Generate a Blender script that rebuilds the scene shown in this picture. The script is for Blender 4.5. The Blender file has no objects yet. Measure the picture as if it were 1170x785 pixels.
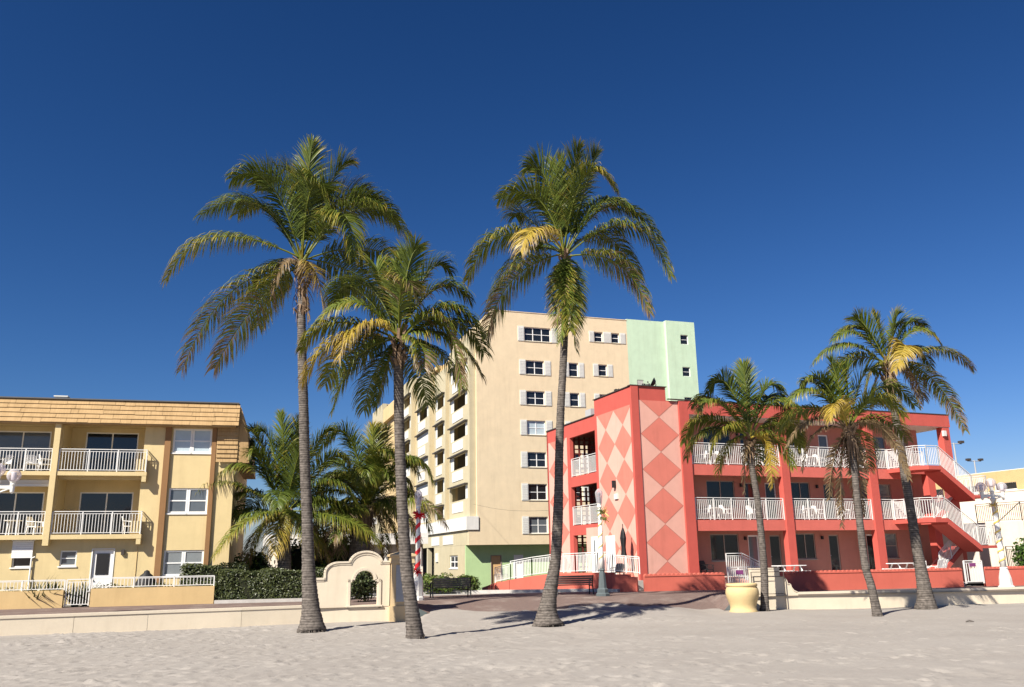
import bpy, math, random
import numpy as np
from math import sin, cos, tan, pi, radians, sqrt, atan2, hypot, floor
from mathutils import Vector as V, Matrix
rnd = random.Random(7)
scene = bpy.context.scene
COL = scene.collection

# ------------------------------------------------------------------ camera, sky, sun, exposure
PITCH, ROLL, FPX, CAMH = radians(14.15), radians(0.96), 972.0, 1.75
fw = V((0, cos(PITCH), sin(PITCH))); R0 = V((1, 0, 0)); U0 = V((0, -sin(PITCH), cos(PITCH)))
cR = cos(ROLL)*R0 - sin(ROLL)*U0; cU = sin(ROLL)*R0 + cos(ROLL)*U0
cam = bpy.data.cameras.new('camera'); camo = bpy.data.objects.new('camera', cam); COL.objects.link(camo)
cam.lens = 36*FPX/1170; cam.sensor_width = 36; cam.sensor_fit = 'HORIZONTAL'; cam.clip_end = 6000; cam.clip_start = .1
camo.matrix_world = Matrix(((cR.x, cU.x, -fw.x, 0), (cR.y, cU.y, -fw.y, 0), (cR.z, cU.z, -fw.z, CAMH), (0, 0, 0, 1)))
scene.camera = camo
SUN_EL, SHADOW_AZ = radians(41), radians(51)      # shadows run towards this heading (from +X to +Y)
sdir = V((cos(SHADOW_AZ)*cos(SUN_EL), sin(SHADOW_AZ)*cos(SUN_EL), -sin(SUN_EL)))
sl = bpy.data.lights.new('sun', 'SUN'); sl.energy = 5.0; sl.angle = radians(.5); sl.color = (1.0, .93, .82)
so = bpy.data.objects.new('sun', sl); COL.objects.link(so)
so.rotation_euler = sdir.to_track_quat('-Z', 'Y').to_euler(); so.location = (-30, -40, 40)
world = bpy.data.worlds.new('World'); scene.world = world; world.use_nodes = True
wn = world.node_tree.nodes; wl_ = world.node_tree.links
sky = wn.new('ShaderNodeTexSky'); sky.sky_type = 'NISHITA'; sky.sun_disc = False
sky.sun_elevation = SUN_EL
tosun = -sdir
sky.sun_rotation = atan2(tosun.x, tosun.y)
sky.altitude = 0; sky.air_density = 1.0; sky.dust_density = 0.3; sky.ozone_density = 3.0
EXPO = .9
sp = wn.new('ShaderNodeSeparateColor'); cb = wn.new('ShaderNodeCombineColor'); wl_.new(sky.outputs[0], sp.inputs[0])
for i, (g_, a_, b_) in enumerate(((1.75, .080, .0105), (1.41, .141, .047), (1.355, .270, .166))):   # deep polarised blue of a clear winter sky
    p_ = wn.new('ShaderNodeMath'); p_.operation = 'POWER'; p_.inputs[1].default_value = g_
    m_ = wn.new('ShaderNodeMath'); m_.operation = 'MULTIPLY'; m_.inputs[1].default_value = 1.18*b_*(.0956/a_)**g_/(.08*2**EXPO)
    wl_.new(sp.outputs[i], p_.inputs[0]); wl_.new(p_.outputs[0], m_.inputs[0]); wl_.new(m_.outputs[0], cb.inputs[i])
wl_.new(cb.outputs[0], wn['Background'].inputs[0]); wn['Background'].inputs[1].default_value = .08
scene.view_settings.view_transform = 'Standard'; scene.view_settings.look = 'None'
scene.view_settings.gamma = 1; scene.view_settings.use_curve_mapping = False
scene.view_settings.exposure = EXPO
try:
    scene.cycles.max_bounces = 6; scene.cycles.transparent_max_bounces = 12
except Exception: pass

# ------------------------------------------------------------------ materials
def lin(c):
    return tuple(((v/255)/12.92 if v/255 <= .04045 else ((v/255+.055)/1.055)**2.4) for v in c)
MATS = {}
def mat(name, col, rough=.8, var=.06, scale=3.0, bump=.0, bscale=60, metal=0, stain=0.0, spec=.3, emit=0):
    """stucco / paint / metal: base colour with two scales of real tone variation and a bump"""
    if name in MATS: return MATS[name]
    m = bpy.data.materials.new(name); m.use_nodes = True
    n = m.node_tree.nodes; l = m.node_tree.links; b = n['Principled BSDF']
    b.inputs['Roughness'].default_value = rough; b.inputs['Metallic'].default_value = metal
    b.inputs['Specular IOR Level'].default_value = spec
    tc = n.new('ShaderNodeTexCoord')
    nz = n.new('ShaderNodeTexNoise'); nz.inputs['Scale'].default_value = scale; nz.inputs['Detail'].default_value = 6; nz.inputs['Roughness'].default_value = .65
    l.new(tc.outputs['Object'], nz.inputs['Vector'])
    rp = n.new('ShaderNodeMapRange'); rp.inputs[1].default_value = .3; rp.inputs[2].default_value = .7
    rp.inputs[3].default_value = 1-var; rp.inputs[4].default_value = 1+var
    l.new(nz.outputs[0], rp.inputs[0])
    mx = n.new('ShaderNodeMix'); mx.data_type = 'RGBA'; mx.blend_type = 'MULTIPLY'; mx.inputs[0].default_value = 1
    mx.inputs[6].default_value = (*col, 1); l.new(rp.outputs[0], mx.inputs[7])
    out = mx.outputs[2]
    if stain:
        mp = n.new('ShaderNodeMapping'); mp.inputs['Scale'].default_value = (2.2, 2.2, .22); l.new(tc.outputs['Object'], mp.inputs[0])
        n2 = n.new('ShaderNodeTexNoise'); n2.inputs['Scale'].default_value = 1.0; n2.inputs['Detail'].default_value = 7; n2.inputs['Roughness'].default_value = .7
        l.new(mp.outputs[0], n2.inputs['Vector'])
        r2 = n.new('ShaderNodeMapRange'); r2.inputs[1].default_value = .5; r2.inputs[2].default_value = .78; r2.inputs[3].default_value = 0; r2.inputs[4].default_value = stain
        l.new(n2.outputs[0], r2.inputs[0])
        m2 = n.new('ShaderNodeMix'); m2.data_type = 'RGBA'; m2.blend_type = 'MULTIPLY'; l.new(r2.outputs[0], m2.inputs[0])
        l.new(out, m2.inputs[6]); m2.inputs[7].default_value = (.55, .5, .45, 1); out = m2.outputs[2]
    l.new(out, b.inputs['Base Color'])
    if bump:
        n3 = n.new('ShaderNodeTexNoise'); n3.inputs['Scale'].default_value = bscale; n3.inputs['Detail'].default_value = 4
        l.new(tc.outputs['Object'], n3.inputs['Vector'])
        bp = n.new('ShaderNodeBump'); bp.inputs['Strength'].default_value = bump; bp.inputs['Distance'].default_value = .03
        l.new(n3.outputs[0], bp.inputs['Height']); l.new(bp.outputs[0], b.inputs['Normal'])
    MATS[name] = m; return m
def paint(name, rgb, k=.72, **kw):
    c = lin(rgb); d = dict(rough=.85, var=.06, scale=1.1, bump=.25, bscale=45, stain=.26); d.update(kw)
    return mat(name, tuple(x*k for x in c), **d)
def glass(name, col, rough=.06, spec=.6):
    m = mat(name, col, rough=rough, var=.12, scale=.9, spec=spec); return m

M = {}
M['yellow'] = paint('yellow stucco', (254, 230, 174), k=.61)
M['yellow2'] = paint('retaining wall paint', (251, 217, 158), k=.56)
M['brown'] = paint('brown pilaster paint', (172, 130, 88), k=.62)
M['cream'] = paint('cream wall paint', (253, 238, 212), k=.63, stain=.22)
M['creamcap'] = paint('cream cap paint', (252, 238, 214), k=.63)
M['peachpil'] = paint('pillar paint', (242, 214, 168), k=.62)
M['peach'] = paint('hotel peach stucco', (250, 229, 192), k=.7)
M['mint'] = paint('mint stucco', (217, 244, 212), k=.68)
M['green'] = paint('light green stucco', (198, 228, 170), k=.72)
M['beige'] = paint('beige bay paint', (216, 205, 172), k=.66)
M['apricot'] = paint('apricot side stucco', (246, 216, 162), k=.64)
M['offwhite'] = paint('off white paint', (240, 238, 232))
M['warmwhite'] = paint('warm white stucco', (252, 240, 224))
M['ochre'] = paint('ochre parapet paint', (238, 206, 150), k=.6)
M['coral'] = paint('coral red paint', (226, 106, 94), k=.63)
M['coralL'] = paint('coral balcony front paint', (236, 124, 110), k=.66)
M['pink'] = paint('light pink paint', (253, 194, 176), k=.68)
M['midpink'] = paint('salmon diamond paint', (242, 142, 124), k=.69)
M['seam'] = paint('diamond outline paint', (214, 140, 124), k=.64)
M['redwall'] = paint('red garden wall paint', (230, 120, 102), k=.62, stain=.25)
M['terra'] = paint('salmon back wall paint', (222, 152, 134), k=.6)
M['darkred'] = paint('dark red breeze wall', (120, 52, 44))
M['white'] = mat('white metal paint', (.68, .675, .65), rough=.45, var=.03, spec=.4)
M['plastic'] = mat('white plastic', (.82, .82, .8), rough=.4, var=.03)
M['frame'] = mat('white window frame', (.78, .78, .76), rough=.5, var=.03)
M['bronze'] = mat('bronze window frame', (.32, .26, .22), rough=.5, var=.05)
M['shutter'] = mat('grey white shutter', (.62, .62, .58), rough=.6, var=.04)
M['black'] = mat('black metal', (.02, .02, .022), rough=.5, var=.1)
M['dkmetal'] = mat('dark brown metal', (.06, .05, .045), rough=.5, var=.1)
M['steel'] = mat('grey metal plate', (.3, .31, .33), rough=.45, var=.08, metal=.3)
M['grey'] = mat('grey metal', (.4, .4, .4), rough=.5, var=.06)
M['shadedlamp'] = mat('lamp paint darkened for shade', (.09, .11, .115), rough=.6, var=.15, scale=6)  # palm shade over the lamp base is put into this dark colour
M['lampwhite'] = mat('lamp post white paint', (.74, .73, .68), rough=.5, var=.06, scale=6)
M['red'] = mat('red ribbon', (.62, .02, .03), rough=.45, var=.12, scale=12)
M['gold'] = mat('gold garland', (.62, .46, .12), rough=.45, var=.3, scale=30)
M['garl'] = mat('green garland', (.12, .16, .04), rough=.7, var=.3, scale=30)
M['wood'] = mat('weathered grey wood', (.12, .107, .096), rough=.8, var=.2, scale=8, bump=.3, bscale=30)
M['purple'] = mat('purple sign board', (.2, .05, .16), rough=.5, var=.05)
M['pot'] = paint('yellow clay pot', (244, 216, 160), k=.62, scale=2.5)
M['door'] = mat('white door paint', (.8, .79, .77), rough=.5, var=.03)
M['doorpeach'] = paint('peach door paint', (240, 196, 140))
M['concrete'] = mat('concrete', (.42, .4, .37), rough=.9, var=.12, scale=2, bump=.3, stain=.2)
M['stone'] = mat('pale grey kerb stone', (.45, .43, .4), rough=.9, var=.12, scale=3, bump=.3)
M['asphalt'] = mat('asphalt', (.06, .06, .06), rough=.9, var=.15, scale=4, bump=.3)
M['roofgrey'] = mat('roof edge metal', (.1, .1, .1), rough=.6, var=.1)
M['gl_dark'] = glass('dark window glass', (.012, .014, .018))
M['gl_mid'] = glass('window glass with blinds', (.1, .115, .13))
M['gl_pale'] = glass('pale bluish window glass', (.42, .5, .54), rough=.12)  # even pale blue-grey pane colour
M['gl_grey'] = glass('window glass with grey blind', (.2, .22, .23), rough=.1)
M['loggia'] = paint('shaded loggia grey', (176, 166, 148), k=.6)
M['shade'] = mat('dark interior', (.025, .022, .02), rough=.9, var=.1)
M['cover'] = mat('black grill cover', (.015, .015, .016), rough=.6, var=.15)
M['soil'] = mat('dark soil', (.08, .06, .045), rough=1, var=.2)

def shingle_mat():
    m = bpy.data.materials.new('tan roof shingles'); m.use_nodes = True
    n = m.node_tree.nodes; l = m.node_tree.links; b = n['Principled BSDF']; b.inputs['Roughness'].default_value = .85
    tc = n.new('ShaderNodeTexCoord'); 
    nz = n.new('ShaderNodeTexNoise'); nz.inputs['Scale'].default_value = 2.0; nz.inputs['Detail'].default_value = 8; l.new(tc.outputs['Object'], nz.inputs[0])
    mp = n.new('ShaderNodeMapping'); mp.inputs['Scale'].default_value = (14, 1, .6); l.new(tc.outputs['Object'], mp.inputs[0])
    n2 = n.new('ShaderNodeTexNoise'); n2.inputs['Scale'].default_value = 2; n2.inputs['Detail'].default_value = 5; l.new(mp.outputs[0], n2.inputs[0])
    ad = n.new('ShaderNodeMath'); ad.operation = 'ADD'; l.new(nz.outputs[0], ad.inputs[0]); l.new(n2.outputs[0], ad.inputs[1])
    cr = n.new('ShaderNodeValToRGB'); cr.color_ramp.elements[0].position = .35; cr.color_ramp.elements[1].position = .7
    cr.color_ramp.elements[0].color = (*[x*.56 for x in lin((200, 164, 112))], 1); cr.color_ramp.elements[1].color = (*[x*.64 for x in lin((220, 184, 132))], 1)
    h = n.new('ShaderNodeMath'); h.operation = 'MULTIPLY'; h.inputs[1].default_value = .5; l.new(ad.outputs[0], h.inputs[0])
    l.new(h.outputs[0], cr.inputs[0]); l.new(cr.outputs[0], b.inputs['Base Color'])
    bp = n.new('ShaderNodeBump'); bp.inputs['Strength'].default_value = .4; bp.inputs['Distance'].default_value = .02
    l.new(n2.outputs[0], bp.inputs['Height']); l.new(bp.outputs[0], b.inputs['Normal'])
    return m
M['shingle'] = shingle_mat()

def sand_mat():
    m = bpy.data.materials.new('pale beach sand'); m.use_nodes = True
    n = m.node_tree.nodes; l = m.node_tree.links; b = n['Principled BSDF']; b.inputs['Roughness'].default_value = .95; b.inputs['Specular IOR Level'].default_value = .1
    tc = n.new('ShaderNodeTexCoord')
    def noise(s, d, r=.6):
        q = n.new('ShaderNodeTexNoise'); q.inputs['Scale'].default_value = s; q.inputs['Detail'].default_value = d; q.inputs['Roughness'].default_value = r
        l.new(tc.outputs['Object'], q.inputs[0]); return q
    a = noise(.35, 5); c = noise(5, 8, .75)
    ad = n.new('ShaderNodeMath'); ad.operation = 'ADD'; l.new(a.outputs[0], ad.inputs[0]); l.new(c.outputs[0], ad.inputs[1])
    h = n.new('ShaderNodeMath'); h.operation = 'MULTIPLY'; h.inputs[1].default_value = .5; l.new(ad.outputs[0], h.inputs[0])
    cr = n.new('ShaderNodeValToRGB'); cr.color_ramp.elements[0].position = .36; cr.color_ramp.elements[1].position = .64
    cr.color_ramp.elements[0].color = (.29, .264, .237, 1); cr.color_ramp.elements[1].color = (.335, .309, .28, 1)
    l.new(h.outputs[0], cr.inputs[0]); l.new(cr.outputs[0], b.inputs['Base Color'])
    d = noise(9, 6, .7); e = noise(45, 4, .7)
    s2 = n.new('ShaderNodeMath'); s2.operation = 'MULTIPLY_ADD'; l.new(e.outputs[0], s2.inputs[0]); s2.inputs[1].default_value = .35; l.new(d.outputs[0], s2.inputs[2])
    bp = n.new('ShaderNodeBump'); bp.inputs['Strength'].default_value = .4; bp.inputs['Distance'].default_value = .05
    l.new(s2.outputs[0], bp.inputs['Height']); l.new(bp.outputs[0], b.inputs['Normal'])
    return m
M['sand'] = sand_mat()

def brick_mat():
    m = bpy.data.materials.new('brick pavers'); m.use_nodes = True
    n = m.node_tree.nodes; l = m.node_tree.links; b = n['Principled BSDF']; b.inputs['Roughness'].default_value = .9; b.inputs['Specular IOR Level'].default_value = .1
    tc = n.new('ShaderNodeTexCoord'); mp = n.new('ShaderNodeMapping'); mp.inputs['Rotation'].default_value = (0, 0, .18); l.new(tc.outputs['Object'], mp.inputs[0])
    br = n.new('ShaderNodeTexBrick'); br.inputs['Scale'].default_value = 4.5; br.inputs['Mortar Size'].default_value = .02
    br.inputs['Color1'].default_value = (.19, .13, .112, 1); br.inputs['Color2'].default_value = (.145, .102, .09, 1); br.inputs['Mortar'].default_value = (.17, .145, .128, 1)
    l.new(mp.outputs[0], br.inputs[0])
    nz = n.new('ShaderNodeTexNoise'); nz.inputs['Scale'].default_value = .8; nz.inputs['Detail'].default_value = 7; nz.inputs['Roughness'].default_value = .7; l.new(tc.outputs['Object'], nz.inputs[0])
    r = n.new('ShaderNodeMapRange'); r.inputs[1].default_value = .5; r.inputs[2].default_value = .72; r.inputs[3].default_value = 0; r.inputs[4].default_value = .5; l.new(nz.outputs[0], r.inputs[0])
    mx = n.new('ShaderNodeMix'); mx.data_type = 'RGBA'; l.new(r.outputs[0], mx.inputs[0]); l.new(br.outputs[0], mx.inputs[6]); mx.inputs[7].default_value = (.38, .33, .285, 1)
    l.new(mx.outputs[2], b.inputs['Base Color']); return m
M['brick'] = brick_mat()

def leaf_mat(name, c0, c1, c2, transl=.3, rough=.45, spec=.35):
    """colour runs green -> yellow -> brown with each leaf's own 'tint'"""
    m = bpy.data.materials.new(name); m.use_nodes = True
    n = m.node_tree.nodes; l = m.node_tree.links; b = n['Principled BSDF']; b.inputs['Roughness'].default_value = rough; b.inputs['Specular IOR Level'].default_value = spec
    at = n.new('ShaderNodeAttribute'); at.attribute_name = 'tint'
    cr = n.new('ShaderNodeValToRGB'); e = cr.color_ramp.elements
    e[0].position = 0; e[0].color = (*c0, 1); e[1].position = 1; e[1].color = (*c2, 1)
    k = e.new(.5); k.color = (*c1, 1); k2 = e.new(.22); k2.color = (c0[0]*2.6, c0[1]*2.0, c0[2]*1.5, 1); k3 = e.new(.72); k3.color = (c2[0]*1.35, c2[1]*1.35, c2[2]*1.3, 1)
    l.new(at.outputs['Fac'], cr.inputs[0]); l.new(cr.outputs[0], b.inputs['Base Color'])
    tr = n.new('ShaderNodeBsdfTranslucent'); l.new(cr.outputs[0], tr.inputs[0])
    ms = n.new('ShaderNodeMixShader'); ms.inputs[0].default_value = transl
    l.new(b.outputs[0], ms.inputs[1]); l.new(tr.outputs[0], ms.inputs[2]); l.new(ms.outputs[0], n['Material Output'].inputs[0]); return m
M['palm'] = leaf_mat('palm leaf', (.05, .082, .016), (.40, .29, .045), (.19, .135, .075), transl=.24, rough=.42, spec=.32)
M['hedge'] = leaf_mat('hedge leaf', (.03, .046, .018), (.07, .1, .03), (.1, .08, .03), transl=.15, rough=.4, spec=.45)
M['shrub'] = leaf_mat('shrub leaf', (.03, .07, .014), (.14, .16, .03), (.2, .16, .05), transl=.25)
M['core'] = mat('dark twigs', (.018, .02, .01), rough=1, var=.3)

def bark_mat():
    m = bpy.data.materials.new('grey palm bark'); m.use_nodes = True
    n = m.node_tree.nodes; l = m.node_tree.links; b = n['Principled BSDF']; b.inputs['Roughness'].default_value = .9; b.inputs['Specular IOR Level'].default_value = .15
    tc = n.new('ShaderNodeTexCoord')
    mp = n.new('ShaderNodeMapping'); mp.inputs['Scale'].default_value = (1.2, 1.2, 16); l.new(tc.outputs['Object'], mp.inputs[0])
    nz = n.new('ShaderNodeTexNoise'); nz.inputs['Scale'].default_value = 1.3; nz.inputs['Detail'].default_value = 7; nz.inputs['Roughness'].default_value = .65; l.new(mp.outputs[0], nz.inputs[0])
    n2 = n.new('ShaderNodeTexNoise'); n2.inputs['Scale'].default_value = 9; n2.inputs['Detail'].default_value = 5; l.new(tc.outputs['Object'], n2.inputs[0])
    ad = n.new('ShaderNodeMath'); ad.operation = 'ADD'; l.new(nz.outputs[0], ad.inputs[0]); l.new(n2.outputs[0], ad.inputs[1])
    h = n.new('ShaderNodeMath'); h.operation = 'MULTIPLY'; h.inputs[1].default_value = .5; l.new(ad.outputs[0], h.inputs[0])
    cr = n.new('ShaderNodeValToRGB'); cr.color_ramp.elements[0].position = .36; cr.color_ramp.elements[1].position = .64
    cr.color_ramp.elements[0].color = (.055, .047, .041, 1); cr.color_ramp.elements[1].color = (.2, .174, .152, 1)
    wv = n.new('ShaderNodeTexWave'); wv.bands_direction = 'Z'; wv.inputs['Scale'].default_value = 3.6; wv.inputs['Distortion'].default_value = 2.2; wv.inputs['Detail'].default_value = 3; wv.inputs['Detail Scale'].default_value = 1.2
    l.new(tc.outputs['Object'], wv.inputs['Vector'])   # ring scars left by old leaves
    wr = n.new('ShaderNodeMapRange'); wr.inputs[1].default_value = .0; wr.inputs[2].default_value = .45; wr.inputs[3].default_value = .5; wr.inputs[4].default_value = 1; l.new(wv.outputs['Fac'], wr.inputs[0])
    wm = n.new('ShaderNodeMix'); wm.data_type = 'RGBA'; wm.blend_type = 'MULTIPLY'; wm.inputs[0].default_value = 1; l.new(cr.outputs[0], wm.inputs[6]); l.new(wr.outputs[0], wm.inputs[7])
    l.new(h.outputs[0], cr.inputs[0]); l.new(wm.outputs[2], b.inputs['Base Color'])
    bp = n.new('ShaderNodeBump'); bp.inputs['Strength'].default_value = .7; bp.inputs['Distance'].default_value = .04
    l.new(h.outputs[0], bp.inputs['Height']); l.new(bp.outputs[0], b.inputs['Normal']); return m
M['bark'] = bark_mat()
M['fibre'] = mat('dry palm fibre', (.2, .135, .085), rough=.95, var=.35, scale=7, bump=.4, bscale=25)
def globe_mat():
    m = bpy.data.materials.new('clear acrylic globe'); m.use_nodes = True
    n = m.node_tree.nodes; l = m.node_tree.links; b = n['Principled BSDF']
    b.inputs['Base Color'].default_value = (.75, .72, .74, 1); b.inputs['Roughness'].default_value = .08; b.inputs['IOR'].default_value = 1.2
    t = n.new('ShaderNodeBsdfTransparent'); t.inputs[0].default_value = (.84, .8, .84, 1)
    lw = n.new('ShaderNodeLayerWeight'); lw.inputs[0].default_value = .35
    ms = n.new('ShaderNodeMixShader'); r = n.new('ShaderNodeMapRange'); r.inputs[3].default_value = .22; r.inputs[4].default_value = .75; l.new(lw.outputs['Facing'], r.inputs[0])
    l.new(r.outputs[0], ms.inputs[0]); l.new(t.outputs[0], ms.inputs[1]); l.new(b.outputs[0], ms.inputs[2]); l.new(ms.outputs[0], n['Material Output'].inputs[0]); return m
M['globe'] = globe_mat()

# ------------------------------------------------------------------ mesh builder and object helpers
class MB:
    def __init__(s): s.v = []; s.f = []; s.m = []; s.mi = 0; s.t = None
    def add(s, vs, fs):
        o = len(s.v); s.v += [tuple(p) for p in vs]
        for f in fs: s.f.append(tuple(i+o for i in f)); s.m.append(s.mi)
        return s
    def box(s, x0, x1, y0, y1, z0, z1):
        return s.add([(x0,y0,z0),(x1,y0,z0),(x1,y1,z0),(x0,y1,z0),(x0,y0,z1),(x1,y0,z1),(x1,y1,z1),(x0,y1,z1)],
                     [(0,3,2,1),(4,5,6,7),(0,1,5,4),(1,2,6,5),(2,3,7,6),(3,0,4,7)])
    def bar(s, p, q, w=.03, h=None, up=(0,0,1)):
        p, q = V(p), V(q); h = h or w; d = (q-p).normalized(); u = V(up)
        if abs(d.dot(u)) > .98: u = V((0,1,0))
        a = d.cross(u).normalized()*w/2; b = a.cross(d).normalized()*h/2
        return s.add([p-a-b,p+a-b,p+a+b,p-a+b,q-a-b,q+a-b,q+a+b,q-a+b], [(0,1,2,3),(7,6,5,4),(0,4,5,1),(1,5,6,2),(2,6,7,3),(3,7,4,0)])
    def tube(s, pts, rad, n=10, cap=True):
        pts = [V(p) for p in pts]; rad = rad if hasattr(rad, '__len__') else [rad]*len(pts)
        o = len(s.v); ref = V((1,0,0))
        for i, p in enumerate(pts):
            d = (pts[min(i+1,len(pts)-1)]-pts[max(i-1,0)]).normalized()
            a = ref - d*ref.dot(d)
            if a.length < .05: a = V((0,1,0)) - d*d.y
            a.normalize(); ref = a; b = d.cross(a)
            for k in range(n):
                t = 2*pi*k/n; s.v.append(tuple(p+(a*cos(t)+b*sin(t))*rad[i]))
        for i in range(len(pts)-1):
            for k in range(n):
                k2 = (k+1) % n; s.f.append((o+i*n+k, o+i*n+k2, o+(i+1)*n+k2, o+(i+1)*n+k)); s.m.append(s.mi)
        if cap:
            s.f.append(tuple(o+k for k in range(n))[::-1]); s.m.append(s.mi)
            s.f.append(tuple(o+(len(pts)-1)*n+k for k in range(n))); s.m.append(s.mi)
        return s
    def lathe(s, prof, c=(0,0,0), n=20): # prof: (r,z) list
        return s.tube_rings([(V((c[0],c[1],c[2]+z)), r) for r, z in prof], n)
    def tube_rings(s, rings, n):
        o = len(s.v)
        for p, r in rings:
            for k in range(n): t = 2*pi*k/n; s.v.append((p.x+r*cos(t), p.y+r*sin(t), p.z))
        for i in range(len(rings)-1):
            for k in range(n): k2 = (k+1)%n; s.f.append((o+i*n+k,o+i*n+k2,o+(i+1)*n+k2,o+(i+1)*n+k)); s.m.append(s.mi)
        s.f.append(tuple(o+k for k in range(n))[::-1]); s.m.append(s.mi)
        s.f.append(tuple(o+(len(rings)-1)*n+k for k in range(n))); s.m.append(s.mi)
        return s
    def prism(s, poly, fn, d0, d1): # poly in 2D, fn(a,b,d)->3D, extruded d0..d1
        n = len(poly)
        return s.add([fn(a,b,d0) for a,b in poly]+[fn(a,b,d1) for a,b in poly],
                     [tuple(range(n))[::-1], tuple(range(n,2*n))]+[(i,(i+1)%n,n+(i+1)%n,n+i) for i in range(n)])
    def band(s, path, w, fn, d0, d1): # 2D polyline thickened by w, extruded
        for (a,b),(c,d) in zip(path, path[1:]):
            L = hypot(c-a,d-b) or 1; nx, ny = -(d-b)/L*w, (c-a)/L*w
            s.prism([(a,b),(c,d),(c+nx,d+ny),(a+nx,b+ny)], fn, d0, d1)
        return s
    def build(s, name, m, parent=None, smooth=False, label=None, fix=False):
        me = bpy.data.meshes.new(name); me.from_pydata(s.v, [], s.f)
        ms = m if isinstance(m, (list, tuple)) else [m]
        for x in ms: me.materials.append(M[x] if isinstance(x, str) else x)
        if len(ms) > 1: me.polygons.foreach_set('material_index', s.m)
        if s.t is not None:
            a = me.attributes.new('tint', 'FLOAT', 'POINT'); a.data.foreach_set('value', s.t)
        if smooth: me.polygons.foreach_set('use_smooth', [True]*len(me.polygons))
        me.update()
        o = bpy.data.objects.new(name, me); COL.objects.link(o)
        if parent: o.parent = parent
        if label: o['label'] = label
        return o
def tag(o, label, cat, group=None):
    o['label'] = label; o['category'] = cat
    if group: o['group'] = group
    return o
def thing(name, label, cat, loc=(0,0,0), rz=0, group=None):
    o = bpy.data.objects.new(name, None); COL.objects.link(o); o.empty_display_size = .2
    o.location = loc; o.rotation_euler = (0,0,rz); return tag(o, label, cat, group)
def struct(o): o['kind'] = 'structure'; return o
def kids(o): return [c for c in COL.objects if c.parent == o]
def copy_tree(o, parent=None):
    c = o.copy(); COL.objects.link(c); c.parent = parent
    for ch in kids(o): copy_tree(ch, c)
    return c
def smoothstep(a, b, x):
    t = min(1, max(0, (x-a)/(b-a))); return t*t*(3-2*t)
def at(px, py, Y): # world point seen in the photo at that pixel at depth Y (used to survey the place)
    d = fw + cR*((px-585)/FPX) - cU*((py-392.5)/FPX)
    return V((0,0,CAMH)) + d*(Y/d.y)
def ax(axis, c):   # wall mapping: p along the wall, q into the building
    return (lambda p,q,z: (p, c+q, z)) if axis == 'x' else (lambda p,q,z: (c+q, p, z))
def abox(mb, F, p0, p1, q0, q1, z0, z1):
    a = F(p0,q0,z0); b = F(p1,q1,z1)
    return mb.box(min(a[0],b[0]), max(a[0],b[0]), min(a[1],b[1]), max(a[1],b[1]), min(a[2],b[2]), max(a[2],b[2]))
def wall(mb, F, p0, p1, z0, z1, t, holes=()):
    """wall sheet with real openings and reveals"""
    ps = sorted({p0,p1,*[h[0] for h in holes],*[h[1] for h in holes]}); zs = sorted({z0,z1,*[h[2] for h in holes],*[h[3] for h in holes]})
    ps = [p for p in ps if p0 <= p <= p1]; zs = [z for z in zs if z0 <= z <= z1]
    solid = {}
    for i in range(len(ps)-1):
        for j in range(len(zs)-1):
            cp, cz = (ps[i]+ps[i+1])/2, (zs[j]+zs[j+1])/2
            solid[i,j] = not any(h[0] < cp < h[1] and h[2] < cz < h[3] for h in holes)
    for (i,j), ok in solid.items():
        if not ok: continue
        a,b,c,d = ps[i],ps[i+1],zs[j],zs[j+1]
        mb.add([F(a,0,c),F(b,0,c),F(b,0,d),F(a,0,d)], [(0,1,2,3)])
        mb.add([F(a,t,c),F(b,t,c),F(b,t,d),F(a,t,d)], [(3,2,1,0)])
        for di,dj,(e,f) in ((-1,0,((a,c),(a,d))),(1,0,((b,c),(b,d))),(0,-1,((a,c),(b,c))),(0,1,((a,d),(b,d)))):
            if not solid.get((i+di,j+dj), False):
                mb.add([F(e[0],0,e[1]),F(f[0],0,f[1]),F(f[0],t,f[1]),F(e[0],t,e[1])], [(0,1,2,3)])
    return mb
def window(parent, F, p0, p1, z0, z1, nv=1, nh=1, fw_=.06, q=.1, pane='gl_dark', frame='frame', name='window', sill=True, sillm=None, panes=None, depth=.06):
    """frame with bars (thing's part) and its pane (sub-part), set q into the wall"""
    mb = MB()
    abox(mb,F,p0,p1,q,q+depth,z0,z0+fw_); abox(mb,F,p0,p1,q,q+depth,z1-fw_,z1)
    abox(mb,F,p0,p0+fw_,q,q+depth,z0+fw_,z1-fw_); abox(mb,F,p1-fw_,p1,q,q+depth,z0+fw_,z1-fw_)
    for k in range(1,nv+1):
        c = p0+(p1-p0)*k/(nv+1); abox(mb,F,c-fw_*.5,c+fw_*.5,q+.002,q+depth-.002,z0+fw_,z1-fw_)
    for k in range(1,nh+1):
        c = z0+(z1-z0)*k/(nh+1); abox(mb,F,p0+fw_,p1-fw_,q+.006,q+depth-.006,c-fw_*.35,c+fw_*.35)
    w = mb.build(name, frame, parent)
    pm = MB(); abox(pm,F,p0+.01,p1-.01,q+depth*.55,q+depth*.55+.02,z0+.01,z1-.01)
    pm.build('pane', pane, w)
    if sill:
        sm = MB(); abox(sm,F,p0-.05,p1+.05,-.05,q,z0-.06,z0-.001); sm.build('sill', sillm or frame, w)
    return w
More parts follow.
